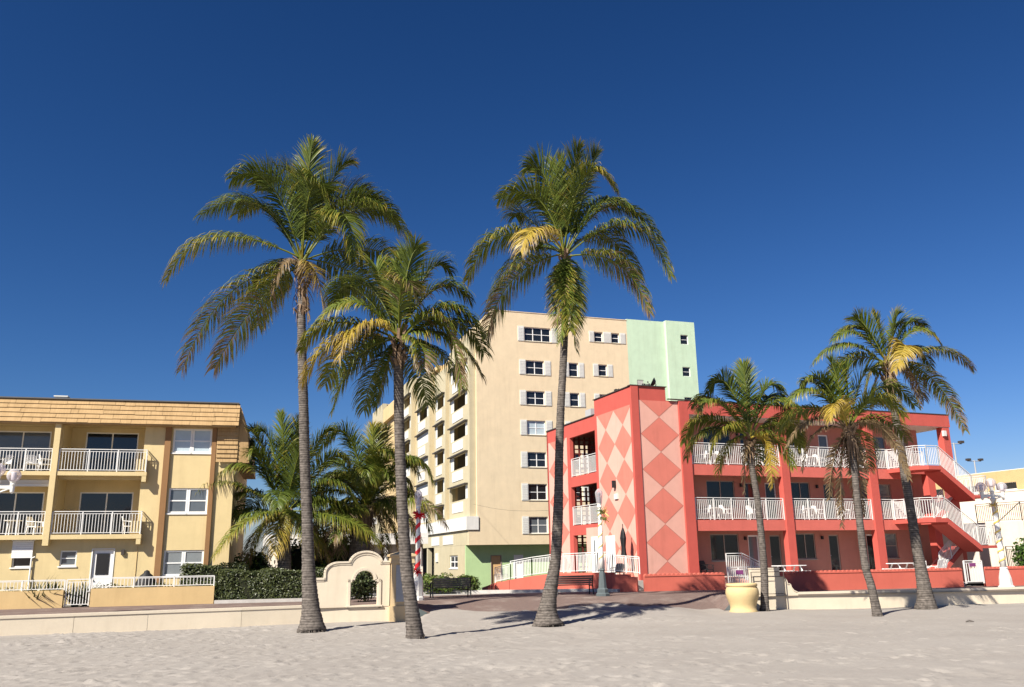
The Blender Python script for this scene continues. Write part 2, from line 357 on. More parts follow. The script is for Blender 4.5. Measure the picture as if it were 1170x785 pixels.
def glazed_door(parent, F, p0, p1, z0, z1, q=.08, pane='gl_dark', frame='frame', lowpanel=.0, name='door', bw=.1):
    mb = MB()
    abox(mb,F,p0,p0+bw,q,q+.06,z0,z1); abox(mb,F,p1-bw,p1,q,q+.06,z0,z1); abox(mb,F,p0+bw,p1-bw,q,q+.06,z1-bw,z1)
    abox(mb,F,p0+bw,p1-bw,q,q+.06,z0,z0+max(bw*1.5,lowpanel))
    d = mb.build(name, frame, parent)
    pm = MB(); abox(pm,F,p0+bw,p1-bw,q+.02,q+.05,z0+max(bw*1.5,lowpanel),z1-bw); pm.build('pane', pane, d)
    h = MB(); abox(h,F,p0+bw*.35,p0+bw*.65,q-.06,q,z0+1.0,z0+1.03); h.lathe([(.0,-.02),(.028,-.012),(.028,.012),(.0,.02)], F(p0+bw*.5,q-.07,z0+1.01), 8); h.build('handle', 'grey', d)
    return d
def rail(mb, a, b, h, sp=.12, w=.022, top=.05, post=1.3, pw=.05, foot=.08, posts=True):
    """metal railing from foot point a to b (may slope)"""
    a, b = V(a), V(b); L = (b-a).length; hh = V((0,0,h)); ft = V((0,0,foot))
    mb.bar(a+hh, b+hh, top, top*.7); mb.bar(a+ft, b+ft, top*.7, top*.6); mb.bar(a+hh*.9, b+hh*.9, top*.5, top*.5)
    n = max(1, int(L/sp))
    for i in range(1, n):
        p = a+(b-a)*(i/n); mb.bar(p+ft, p+hh*.9, w, w)
    if posts:
        k = max(1, round(L/post))
        for i in range(k+1):
            p = a+(b-a)*(i/k); mb.bar(p, p+hh, pw, pw)
    return mb
def wlx(x):  # heading of the low sea wall: y for a given x
    P = [(-60,13.2),(-17.6,30.1),(-8.0,34.0),(-4.0,35.2),(8.9,37.2),(12.0,37.85),(22.3,39.3),(70,47.5)]
    for (a,b),(c,d) in zip(P,P[1:]):
        if x <= c: return b+(d-b)*(x-a)/(c-a)
    return P[-1][1]
# ------------------------------------------------------------------ setting: sand, promenade, ground
rng = np.random.default_rng(3)
def grow(a, b, step, far, k=1.35):
    xs = [a]; s = step
    left = []
    x = a
    while x > -far: s *= k; x -= s; left.append(x)
    mid = list(np.arange(a, b, step)); right = []; x = b; s = step
    while x < far: right.append(x); s *= k; x += s
    return np.array(left[::-1]+mid+right)
def value_noise(X, Y, sc, seed):
    r = np.random.default_rng(seed); T = r.random((257,257))
    x = X/sc+1000.3; y = Y/sc+1000.7; xi = np.floor(x).astype(int); yi = np.floor(y).astype(int); fx = x-xi; fy = y-yi
    fx = fx*fx*(3-2*fx); fy = fy*fy*(3-2*fy); g = lambda a,b: T[a%257, b%257]
    return (g(xi,yi)*(1-fx)+g(xi+1,yi)*fx)*(1-fy)+(g(xi,yi+1)*(1-fx)+g(xi+1,yi+1)*fx)*fy-.5
def opening(x): return smoothstep(-4.2,-3.4,x)*(1-smoothstep(8.6,9.2,x))
def ramp_z(x, y):
    t = (y-wlx(x))/3.4
    return -.17*smoothstep(9,16,x)*min(1,max(0,(y-wlx(x))/7)) -(.33+.24*smoothstep(6.0,7.8,x))*opening(x)*(1-min(1,max(0,t)))
def build_sand():
    xs = grow(-24., 27., .08, 160.); ys = grow(11.5, 39.5, .08, 60.)
    ys = ys[ys < 44]
    X, Y = np.meshgrid(xs, ys, indexing='ij')
    W = np.array([wlx(x) for x in xs])[:,None]; O = np.array([opening(x) for x in xs])[:,None]
    d = W-Y
    Z = -.57 + np.clip((d-6)/30,0,2)*.5
    Z += value_noise(X,Y,5.5,1)*.10 + value_noise(X,Y,1.7,2)*.05 + value_noise(X,Y,.6,4)*.012 + value_noise(X,Y,.28,14)*.005
    up = np.clip(1-d/5.0,0,1); up = up*up*(3-2*up)
    Z += O*up*.27*np.array([1-smoothstep(6.0,7.8,x) for x in xs])[:,None]
    over = np.clip(-d,0,5)
    Z += O*(np.clip(over,0,3.4)*.097 - np.maximum(over-.35-value_noise(X,Y,2.2,9)*1.6-value_noise(X,Y,.5,10)*.5,0)*.12)
    Z -= (1-O)*np.clip(over-.2,0,1)*.5
    # footprints and scuffs
    N = 6000
    fx = rng.uniform(-16,18,N); fy = rng.uniform(12,33,N)
    keep = rng.random(N) < np.clip(.95-.05*(fx+6)-.018*(fy-14), .10, 1); fx, fy = fx[keep], fy[keep]
    trails = []
    for k in range(9):   # walking trails
        x0, y0, a = rng.uniform(-12,6), rng.uniform(13,22), rng.uniform(-.5,.6)
        for i in range(26):
            trails.append((x0+i*.62*cos(a)+(.1 if i%2 else -.1)*sin(a), y0+i*.62*sin(a)+(.1 if i%2 else -.1)*cos(a)))
    tr = np.array(trails); fx = np.concatenate([fx,tr[:,0]]); fy = np.concatenate([fy,tr[:,1]])
    i0, j0 = np.searchsorted(xs, -24.), np.searchsorted(ys, 11.5)
    for x, y in zip(fx, fy):
        i, j = np.searchsorted(xs,x), np.searchsorted(ys,y)
        if i < 8 or j < 8 or i > len(xs)-9 or j > len(ys)-9: continue
        sl_ = (slice(i-7,i+8), slice(j-7,j+8)); a = rng.uniform(0,pi); dx, dy = X[sl_]-x, Y[sl_]-y
        u, w = dx*cos(a)+dy*sin(a), -dx*sin(a)+dy*cos(a); kx = rng.uniform(.6,1.1); r2 = (u/(.17*kx))**2+(w/(.1*kx))**2
        amp = rng.uniform(.012,.045)
        Z[sl_] += -amp*np.exp(-r2)+amp*.5*np.exp(-((np.sqrt(r2)-1.7)/.5)**2)
    nx, ny = len(xs), len(ys)
    me = bpy.data.meshes.new('sand')
    co = np.stack([X,Y,Z],-1).reshape(-1,3)
    idx = np.arange(nx*ny).reshape(nx,ny)
    F = np.stack([idx[:-1,:-1],idx[1:,:-1],idx[1:,1:],idx[:-1,1:]],-1).reshape(-1,4)
    me.vertices.add(len(co)); me.vertices.foreach_set('co', co.ravel())
    me.loops.add(F.size); me.loops.foreach_set('vertex_index', F.ravel())
    me.polygons.add(len(F)); me.polygons.foreach_set('loop_start', np.arange(0,F.size,4)); me.polygons.foreach_set('loop_total', np.full(len(F),4))
    me.polygons.foreach_set('use_smooth', np.ones(len(F),bool)); me.update(); me.validate()
    me.materials.append(M['sand']); o = bpy.data.objects.new('sand', me); COL.objects.link(o); struct(o); return o, xs, ys, Z
SAND, SX, SY, SZ = build_sand()
def sand_z(x, y):
    return float(SZ[min(len(SX)-1,np.searchsorted(SX,x)), min(len(SY)-1,np.searchsorted(SY,y))])
def sheet(name, xs, ts, zf, m, yf):
    mb = MB(); nx, ny = len(xs), len(ts)
    vs = [(x, yf(x,t), zf(x, yf(x,t))) for x in xs for t in ts]
    mb.add(vs, [(i*ny+j,(i+1)*ny+j,(i+1)*ny+j+1,i*ny+j+1) for i in range(nx-1) for j in range(ny-1)])
    return struct(mb.build(name, m, smooth=True))
xs_ = sorted(set([-60,-40,-25]+[round(-20+.5*i,2) for i in range(100)]+[-4.2,-3.8,-3.4,8.6,8.9,9.2,40,70]))
sheet('broadwalk', xs_, [0,.5,1,1.5,2,2.5,3,3.4,4,6,8.5,9.6], ramp_z, 'brick', lambda x,t: wlx(x)+t)
sheet('pavement', [-60,-25,-14,-9,-3,6,12,30,70], [9.0,9.3,11.2], lambda x,y: (.006 if y < wlx(x)+11 else -.02)-.17*smoothstep(9,16,x), 'concrete', lambda x,t: wlx(x)+t)
def gz(x,y): return -.03-.95*smoothstep(wlx(x)+11.5, wlx(x)+19, y)*smoothstep(-13,-8,x)
sheet('ground', [-900,-200,-60,-30,-20,-14,-12,-10,-8,-6,-3,0,3,6,10,20,40,100,900], [9.2,11.3,13,15,17,19,22,30,60,200,900,2500], gz, 'asphalt', lambda x,t: wlx(max(-60,min(70,x)))+t)

# ------------------------------------------------------------------ low sea walls, gate wall, pillar
def path_wall(name, pts, z0, z1, t, m, label, capm='creamcap', joints=True):
    root = thing(name, label, 'wall', (pts[0][0], pts[0][1], 0))
    L = lambda p: V((p[0]-pts[0][0], p[1]-pts[0][1], 0))
    b = MB(); c = MB()
    for p, q in zip(pts, pts[1:]):
        a, d = L(p), L(q); dr = (d-a).normalized(); nn = V((-dr.y, dr.x, 0)); ln = (d-a).length
        n = max(1, round(ln/2.45)) if joints else 1
        for i in range(n):   # panels with open joints
            s, e = a+(d-a)*(i/n), a+(d-a)*((i+1)/n)
            if joints: e = e-dr*.012
            vs = [s, e, e+nn*t, s+nn*t]
            b.add([v+V((0,0,z0)) for v in vs]+[v+V((0,0,z1-.09)) for v in vs], [(0,3,2,1),(4,5,6,7),(0,1,5,4),(1,2,6,5),(2,3,7,6),(3,0,4,7)])
        vs = [a-nn*.03, d-nn*.03, d+nn*(t+.03), a+nn*(t+.03)]
        c.add([v+V((0,0,z1-.088)) for v in vs]+[v+V((0,0,z1)) for v in vs], [(0,3,2,1),(4,5,6,7),(0,1,5,4),(1,2,6,5),(2,3,7,6),(3,0,4,7)])
    b.build('wall_body', m, root); c.build('wall_cap', capm, root); return root
lw = [(-45,19.2),(-26,26.7),(-17.6,30.1),(-13.2,31.9),(-10.2,33.05),(-8.0,34.0)]
path_wall('sea_wall', lw, -1.2, .12, .3, 'cream', 'low cream panelled sea wall in front of the yellow apartment building')
path_wall('sea_wall', [(12.03,37.93),(16.6,38.62),(22.3,39.45),(30,40.8),(55,45.2)], -1.2, .13, .3, 'cream', 'low cream sea wall below the red garden wall, right of the yellow pot', joints=False)

# arched gate wall
GO = V((-7.66,34.2,0)); GA = radians(15)
g = thing('gate_wall', 'cream mission style gate wall with an arched window hole', 'wall', GO, GA)
def arc(cx, cz, rx, rz, a0, a1, n=12): return [(cx+rx*cos(radians(a0+(a1-a0)*i/n)), cz+rz*sin(radians(a0+(a1-a0)*i/n))) for i in range(n+1)]
top = [(-.42,1.05),(.28,1.05),(.28,1.32)] + [(.28+.5*((1-cos(t*pi/2/6))), 1.32+.34*sin(t*pi/2/6)) for t in range(1,7)][:-1] + [(.80,1.66),(1.16,1.66)] + arc(1.82,1.62,.6,.44,176,4,14) + [(2.5,1.66),(2.76,1.66)]
hole = [(2.29,.06),(2.29,.99),(2.14,.99)] + arc(1.775,1.0,.365,.355,0,180,14)[1:-1] + [(1.41,.99),(1.26,.99),(1.26,.06)]
fx = lambda a,b,d: (a,d,b)
body = MB()
# strip decomposition of the wall around the hole
def topz(x):
    for (a,b),(c,d) in zip(top,top[1:]):
        if a <= x <= c and c > a: return b+(d-b)*(x-a)/(c-a)
    return 1.05
cuts = sorted(set([round(p[0],4) for p in top]+[round(p[0],4) for p in hole]+[.2801]))
def hz(x): # hole top at x
    if not 1.26 < x < 2.29: return None
    if x < 1.41 or x > 2.14: return .99
    return 1.0+.355*sqrt(max(0,1-((x-1.775)/.365)**2))
for a,b in zip(cuts,cuts[1:]):
    m_ = (a+b)/2; e = 1e-4
    ta, tb = topz(a+e), topz(b-e)
    if 1.26 < m_ < 2.29:
        body.prism([(a,-1.2),(b,-1.2),(b,.06),(a,.06)], fx, 0, .34)
        body.prism([(a,hz(a+e)),(b,hz(b-e)),(b,tb),(a,ta)], fx, 0, .34)
    else: body.prism([(a,-1.2),(b,-1.2),(b,tb),(a,ta)], fx, 0, .34)
body.build('wall_body', 'cream', g)
MB().band(top, .07, fx, -.05, .39).build('coping', 'creamcap', g)
MB().band([(-.4,.99),(.24,.99),(.24,1.27),(.3,1.4),(.5,1.55),(.78,1.6),(1.1,1.6)]+arc(1.82,1.56,.56,.41,176,4,14)+[(2.5,1.6),(2.74,1.6)], .03, fx, -.025, -.001).build('moulding', 'creamcap', g)
MB().band([(2.29+.13,-.06),(2.29+.13,1.03),(2.16+.1,1.03)]+arc(1.775,1.0,.48,.47,4,176,14)+[(1.39-.1,1.03),(1.26-.13,1.03),(1.26-.13,-.06),(2.42,-.06)], .1, fx, -.045, -.002).build('window_surround', 'creamcap', g)
MB().box(1.08,2.48,-.09,.36,-.0,.058).build('sill', 'creamcap', g)
pl = thing('gate_pillar', 'square peach gate pillar with a capped top and metal plaque', 'pillar', GO+V((cos(GA)*2.76,sin(GA)*2.76,0)), GA)
MB().box(.04,.92,-.22,.6,0,1.62).build('shaft', 'peachpil', pl)
MB().box(-.02,.98,-.3,.66,-1.1,-.001).build('base', 'peachpil', pl)
cp = MB().box(0,.96,-.27,.64,1.622,1.7).box(.02,.94,-.24,.62,1.702,1.88).box(-.04,1.0,-.31,.68,1.882,1.96)
cp.add([(-.04,-.31,1.961),(1,-.31,1.961),(1,.68,1.961),(-.04,.68,1.961),(.48,.18,2.1)], [(0,1,4),(1,2,4),(2,3,4),(3,0,4),(3,2,1,0)]); cp.build('cap', 'peachpil', pl)
pq = MB().box(.22,.86,-.26,-.222,.16,1.55).build('plaque', 'steel', pl)
bt = MB()
for z in (.3,.62,.95,1.28):
    for x in (.27,.81): bt.lathe([(.0,-.012),(.018,-.008),(.018,.008),(0,.012)], (x,-.27,z), 8)
bt.build('bolt', 'grey', pq)

# scroll end of the right hand sea wall, with dark handrail
se = thing('scroll_wall_end', 'cream wall end sweeping down in a scroll beside the big pot', 'wall', (9.16,37.4,0), radians(10.5))
pr = [(.9,-1.2),(2.92,-1.2),(2.92,.13)]+[(2.74,.2),(2.64,.33),(2.6,.47),(2.48,.47)]+[(2.46,.58),(2.41,.68),(2.33,.75),(2.2,.78),(2.17,.78),(2.17,1.12),(.9,1.12)]
MB().prism(pr, fx, 0, .3).build('wall_body', 'cream', se)
MB().band([(2.9,.13),(2.74,.2),(2.64,.33),(2.6,.47),(2.48,.47),(2.46,.58),(2.41,.68),(2.33,.75),(2.2,.78)], -.035, fx, -.03, .33).build('coping', 'creamcap', se)
MB().box(.88,2.19,-.02,.32,1.122,1.16).build('wall_cap', 'creamcap', se)
hr = thing('handrail', 'thin dark metal handrail in front of the cream scroll wall', 'handrail', (9.16,37.4,0), radians(10.5))
h = MB()
for z in (1.0,.8,.1): h.tube([(.78,-.14,z),(2.3,-.14,z)], .013, 6)
for x in (.8,2.28): h.tube([(x,-.14,-.7),(x,-.14,1.0)], .02, 6)
h.build('rail_bars', 'dkmetal', hr)
br_ = MB()
for z in (.8,.1): br_.tube([(2.28,-.14,z),(2.36,-.02,z-.06)], .025, 6)
br_.build('bracket', 'dkmetal', hr)

# big pot
ph = at(848,697,36.6); 
pot = thing('planter_pot', 'big yellow clay pot standing in the sand by the ramp', 'planter', (ph.x-.02, 36.3, -.6))
PR = [(.53,0),(.57,.02),(.58,.08),(.53,.16),(.515,.26),(.54,.38),(.6,.54),(.655,.7),(.67,.82),(.65,.95),(.59,1.06)]
MB().lathe(PR, n=36).build('pot_body', 'pot', pot, smooth=True)
MB().lathe([(.59,1.062),(.62,1.08),(.63,1.15),(.6,1.19),(.5,1.19),(.49,1.07)], n=36).build('rim', 'pot', pot, smooth=True)
MB().lathe([(.485,1.0),(.485,1.13)], n=24).build('soil', 'soil', pot)

# ------------------------------------------------------------------ yellow apartment building (left)
LB = thing('apartment_building', 'yellow three storey apartment building with a tan shingled mansard roof and balconies', 'building', (-14.079,43,0), radians(14.5))
X_ = ax('x', 0)
holes = [(-3.0,-1.17,1.18,2.38),(-3.0,-1.17,4.14,5.36),(-3.0,-1.17,7.1,8.31),
         (-9.58,-8.74,1.7,2.9),(-7.56,-6.84,1.72,2.43),(-6.15,-5.24,.05,2.43)]
for x0,x1 in ((-8.0,-4.32),(-12.9,-8.3),(-16.7,-13.2)):
    for z0,z1 in ((3.15,5.75),(6.1,8.46)): holes.append((x0,x1,z0,z1))
w_ = MB(); wall(w_, X_, -19, 0, -.3, 9.2, .2, holes); w_.build('front_wall', 'yellow', LB)
MB().box(-.2,0,.2,13,-.3,9.2).box(-19,-.2,12.8,13,-.3,9.2).build('side_wall', 'yellow', LB)
bk = MB()
wall(bk, ax('x',1.7), -19, -.2, 0, 9.2, .15, [(-7.35,-4.88,3.16,5.28),(-7.35,-4.88,6.12,8.28),(-11.5,-8.95,3.16,5.28),(-11.5,-8.95,6.12,8.28)])
for x0,x1 in ((-8.3,-8.0),(-13.2,-12.9)): bk.box(x0+.02,x1-.02,.2,1.7,3.1,9)
bk.box(-4.32,-4.1,.2,1.7,3.1,9); bk.build('recess_wall', 'yellow', LB)
sb = MB()
for z0,z1 in ((2.94,3.15),(5.91,6.1)): 
    sb.box(-19,-4.03,-.42,1.7,z0,z1)
sb.box(-19,-.2,.2,12.8,8.5,8.7); sb.build('balcony_slab', 'yellow', LB)
for x in (-8.28,-13.15): MB().box(x,x+.26,-.46,.02,2.66,8.44).build('balcony_column', 'yellow', LB)
for z in (2.68,5.63): MB().box(-4.24,-4.04,-.41,-.002,z,z+.255 if z<3 else z+.275).build('balcony_bracket', 'yellow', LB)
for z in (3.152,6.102): MB().box(-4.55,-4.1,-.33,.1,z,z+.62).build('balcony_end_block', 'yellow', LB)
for i,(x0,x1) in enumerate(((-3.36,-3.08),(-1.14,-.93))): MB().box(x0,x1,-.13,-.002,-.2,8.42).build('pilaster', 'brown', LB)
# mansard: rows of shingles, each lapping over the one below
ms = MB()
def mrow(x0,x1,zt,zb,k):
    # slope from (y=-.62,z=8.45) to (y=.1,z=9.66)
    yf = lambda z: -.60+(z-8.42)/(9.62-8.42)*.55
    o = .048
    ms.add([(x0,yf(zt),zt),(x1,yf(zt),zt),(x1,yf(zb)-o,zb),(x0,yf(zb)-o,zb),(x0,yf(zb)+.02,zb),(x1,yf(zb)+.02,zb)], [(3,2,1,0),(5,2,3,4)])
zs = [9.62-.24*i for i in range(6)]
for r in range(5):
    x = -19.5
    while x < .1:
        w = rnd.uniform(.3,1.5); x1 = min(.12, x+w); mrow(x, x1-.012, zs[r]+rnd.uniform(-.006,.006), zs[r+1]+rnd.uniform(-.014,.014), r); x = x1
for r in range(8):
    z = 8.42-.222*r; x = -.9
    while x < .1:
        x1 = min(.12, x+rnd.uniform(.2,.5)); 
        ms.add([(x,-.14,z),(x1-.01,-.14,z),(x1-.01,-.2,z-.222),(x,-.2,z-.222),(x,-.1,z-.222),(x1-.01,-.1,z-.222)],[(3,2,1,0),(5,2,3,4)]); x = x1
ms.build('mansard_roof', 'shingle', LB)
hip = MB()  # sloping shingled return on the right end
hip.prism([(-.05,9.62),(.18,9.4),(.55,8.2),(.7,6.62),(.0,6.62),(.0,9.2)], lambda a,b,d:(a,d,b), -.12, 9.0)
hip.box(-19.2,-.06,-.04,9.0,9.21,9.6); hip.box(-19.2,-.002,-.58,-.001,8.36,8.42); hip.build('roof_return', 'shingle', LB)
MB().box(-19.3,.05,-.16,9.1,9.622,9.68).build('roof_edge', 'roofgrey', LB)
# windows
for z0,z1,pn in ((1.18,2.38,'gl_grey'),(4.14,5.36,'gl_mid'),(7.1,8.31,'gl_pale')):
    window(LB, X_, -3.0,-2.1, z0,z1, nv=0,nh=1,fw_=.085,q=.05,pane=pn); window(LB, X_, -2.09,-1.17, z0,z1, nv=0,nh=1,fw_=.085,q=.05,pane=pn)
window(LB, X_, -7.56,-6.84,1.72,2.43, nv=0,nh=1,pane='gl_mid',q=.06)
sw = window(LB, X_, -9.58,-8.74,1.7,2.9, nv=0,nh=0,pane='gl_dark',q=.1)
rs = MB(); 
for k in range(9): rs.box(-9.6,-8.72,-.1-.004*(k%2),-.03,2.12+k*.086,2.2+k*.086)
rs.box(-9.64,-8.68,-.14,-.01,2.9,3.0); rs.build('roller_shutter','frame',LB)
dr = MB().box(-6.15,-5.24,.06,.12,.05,2.43).build('door','door',LB)
MB().box(-5.98,-5.41,.035,.058,1.3,2.28).build('pane','gl_dark',dr)
fr_ = MB()
for a in ((-6.2,-6.152,-.03,.05,.05,2.46),(-5.238,-5.19,-.03,.05,.05,2.46),(-6.2,-5.19,-.03,.05,2.461,2.5)): fr_.box(*a)
fr_.build('door_frame','frame',dr); MB().box(-6.1,-6.02,-.01,.058,1.05,1.08).build('handle','grey',dr)
for x0,x1 in ((-7.35,-4.88),(-11.5,-8.95)):
    for z0,z1 in ((3.16,5.28),(6.12,8.28)):
        window(LB, ax('x',1.7), x0,x1,z0,z1, nv=1,nh=0,fw_=.06,q=.03,pane='gl_mid' if (x0<-9 and z0>5) else 'gl_dark',name='sliding_door',sill=False)
for x0,x1 in ((-7.98,-4.1),(-12.88,-8.3)):
    for z in (3.15,6.1):
        r = rail(MB(), (x0,-.36,z),(x1,-.36,z), 1.07, sp=.13, w=.024, post=1.27)
        if x1 > -5: rail(r, (x1,-.36,z),(x1,-.02,z),1.07,sp=.11,w=.024,posts=False)
        r.build('balcony_railing','white',LB)
aw = MB()
for k in range(3): aw.box(-12.85,-8.32,.02+.03*k,.1+.03*k,5.42+.16*k,5.56+.16*k)
aw.build('rolled_awning','shutter',LB)
dp = MB().tube([(-8.74,-.08,-.2),(-8.74,-.08,2.1),(-8.6,-.08,2.16)], .035, 8); dp.build('drain_pipe','frame',LB)
wlamp = MB().box(-4.9,-4.76,-.12,-.002,2.2,2.42).build('wall_lamp','dkmetal',LB)
MB().tube([(-4.2,-.02,-.1),(-4.2,-.02,2.6)], .012, 6).build('cable_pipe','yellow2',LB)
vp = thing('roof_vent','small pale vent box on the flat roof of the yellow apartment building','vent',LB.matrix_basis@V((-8.4,.6,9.6)) if False else (0,0,0))
vp.location = Matrix.Rotation(radians(14.5),3,'Z')@V((-8.5,1.0,9.6))+V((-14.079,43,0)); vp.rotation_euler[2] = radians(14.5)
MB().box(-.28,.28,-.2,.2,0,.3).build('vent_box','offwhite',vp); MB().box(-.32,.32,-.24,.24,.302,.36).build('lid','shutter',vp)

# retaining wall with rail and gate
RW = thing('garden_wall','low yellow garden wall with a white rail in front of the apartment building','wall',(-13.203,39.611,0),radians(14.5))
MB().box(-18,-6.44,-.12,.12,-.3,.72).box(-5.36,-.3,-.12,.12,-.3,.76).build('wall_body','yellow2',RW)
rail(rail(MB(),(-18,0,.72),(-6.44,0,.72),.43,sp=.14,foot=.06,post=1.7),(-5.36,0,.76),(-.34,0,.76),.44,sp=.14,foot=.06,post=1.7).build('rail','white',RW)
GG = thing('garden_gate','narrow white slatted gate in the yellow garden wall','gate',(-13.203,39.611,0),radians(14.5))
rail(MB(),(-6.36,.02,.06),(-5.44,.02,.06),1.1,sp=.11,w=.03,foot=.06,post=.92).build('gate_panel','white',GG)
MB().box(-5.52,-5.4,-.04,.0,.62,.68).build('latch','grey',GG)
GC = thing('covered_grill','barbecue grill under a pointed black cover by the yellow wall','grill',(-13.203+(-3.3)*cos(radians(14.5))-.8*sin(radians(14.5)),39.611-3.3*sin(radians(14.5))+.8*cos(radians(14.5)),0),radians(14.5))
cv = MB(); 
prof = [(.44,.1),(.46,.5),(.42,.95),(.26,1.25),(.13,1.36),(.1,1.45),(.0,1.5)]
n = 16; rings=[]
for r,z in prof:
    rings.append([( (r*1.05*cos(2*pi*k/n))*(1+.07*sin(3*k+z*5)), r*.8*sin(2*pi*k/n)*(1+.07*cos(2*k+z*7)), z) for k in range(n)])
cv.add([p for R in rings for p in R],[(i*n+k,i*n+(k+1)%n,(i+1)*n+(k+1)%n,(i+1)*n+k) for i in range(len(prof)-1) for k in range(n)]); cv.build('cover','cover',GC,smooth=True)
lg = MB()
for sx in (-.3,.3):
    for sy in (-.2,.2): lg.tube([(sx,sy,0),(sx,sy,.15)],.02,6)
lg.build('leg','black',GC)

# ------------------------------------------------------------------ peach hotel (middle, far)
HB = thing('hotel_tower','tall peach hotel tower with shuttered windows and a mint green wing','building',(-3.134,72,0),radians(18.48))
HX = ax('x',0); HY = ax('y',0)
rows = [(20.5,21.8),(17.46,18.74),(14.74,15.98),(12.1,13.36),(9.3,10.6),(6.5,7.88),(3.72,5.12)]
W = []
for k,(a,b) in enumerate(rows):
    if k == 0: W.append((4.47,7.0,a,b,2)); W.append((11.27,12.12,20.85,b,0)); W.append((13.0,13.8,20.85,b,0))
    else:
        W.append((4.56,6.27,a,b,1)); W.append((8.67,9.57,a,b,0)); W.append((11.57,12.42,a+.2,b,0))
hm = MB(); wall(hm, HX, 0, 14.6, 2.85, 20.98, .25, [w[:4] for w in W if w[3] < 21]+[(w[0],w[1],w[2],21) for w in W if w[3]>21])
wall(hm, HX, 1.35, 14.6, 20.98, 23.1, .25, [(w[0],w[1],20.9,w[3]) for w in W if w[3]>21])
hm.box(-.75,14.6,.0,.9,2.84,2.849); hm.box(-.75,0,-.001,.25,2.85,4.07)
hm.build('front_wall','peach',HB)
tp = MB(); tp.box(1.35,14.6,.25,14,21,23.08).box(1.3,14.62,-.04,.3,23.101,23.16); tp.box(0,1.35,.25,10,20.9,20.98); tp.build('top_storey','peach',HB)
rf = MB().box(.3,14.5,.3,53,20.2,20.5).box(.3,14.5,52.7,53,-1,20.2).box(14.2,14.6,.3,53,-1,20.2); rf.build('roof_and_back','concrete',HB)
pn = ['gl_dark','gl_dark','gl_dark','gl_dark','gl_dark','gl_mid','gl_dark','gl_dark']
for (a,b,c,d,nv) in W:
    window(HB, HX, a,b,c,d, nv=nv, nh=1, fw_=.07, q=.12, pane='gl_pale' if (abs(c-12.1)<.3 and a<7) else rnd.choice(pn), sillm='beige')
    sm = MB(); wd = .5 if b-a < 1.5 else .58
    if b-a > 2: lst = [(a-.62,a-.04),(b+.04,b+.62)]
    elif a > 12.9: lst = [(b+.05,b+.6)]
    elif abs(a-11.27) < .01: lst = [(a-.52,a-.04),(b+.04,13.0-.05)]
    else: lst = [(a-wd-.04,a-.04),(b+.04,b+wd+.04)]
    for p,q in lst:
        s = MB().box(p,q,-.05,-.002,c-.03,d+.03)
        n_ = 9
        for i in range(n_):
            z = c+.05+(d-c-.1)*i/n_; s.box(p+.06,q-.06,-.066,-.052,z,z+(d-c-.1)/n_*.7)
        s.build('shutter','shutter',HB)
# mint wing
gw = MB(); wall(gw, HX, 14.6,18.55,-1,23.25,.25,[(15.4,16.07,16.9,17.5)]); wall(gw, ax('x',-.3), 18.55,21.6,-1,23.32,.25,[(20.03,20.85,21.1,22.03),(20.03,20.85,18.0,18.9),(20.03,20.85,15.1,16.02)])
gw.box(18.55,18.8,-.05,.25,-1,23.32); gw.box(21.35,21.6,-.05,12,-1,23.3); gw.box(14.62,21.35,.25,12,22.9,23.2); gw.box(14.6,21.35,11.8,12,-1,22.9)
gw.build('green_wing','mint',HB)
for z0,z1 in ((21.1,22.03),(18.0,18.9),(15.1,16.02)): window(HB, ax('x',-.3), 20.03,20.85,z0,z1,nv=0,nh=1,q=.1,fw_=.05,sill=False)
lv = MB().box(15.4,16.07,.1,.14,16.9,17.5)
for i in range(6): lv.box(15.42,16.05,.04,.098,16.93+.095*i,16.98+.095*i)
lv.build('vent','shutter',HB)
# ground floor
gf = MB(); wall(gf, ax('x',.9), -.75, 14.6, -1.3, 2.84, .2, [(1.4,2.35,-.4,2.0),(3.44,4.27,-.4,1.98)]); gf.build('ground_wall','green',HB)
for a,b,m in ((1.4,2.35,'doorpeach'),(3.44,4.27,'door')):
    d = MB().box(a+.06,b-.06,.98,1.04,-.4,1.95).build('door',m,HB); f = MB().box(a,a+.058,.86,1.0,-.4,2.0).box(b-.058,b,.86,1.0,-.4,2.0).box(a+.06,b-.06,.86,1.0,1.952,2.0); f.build('door_frame','bronze' if a<2 else 'frame',d)
    MB().box(b-.2,b-.12,.93,.978,.7,.76).build('handle','grey',d)
rail(MB(),(1.5,.3,-.7),(2.7,.3,-.7),1.15,sp=.12,w=.02,post=1.2).build('door_railing','dkmetal',HB)
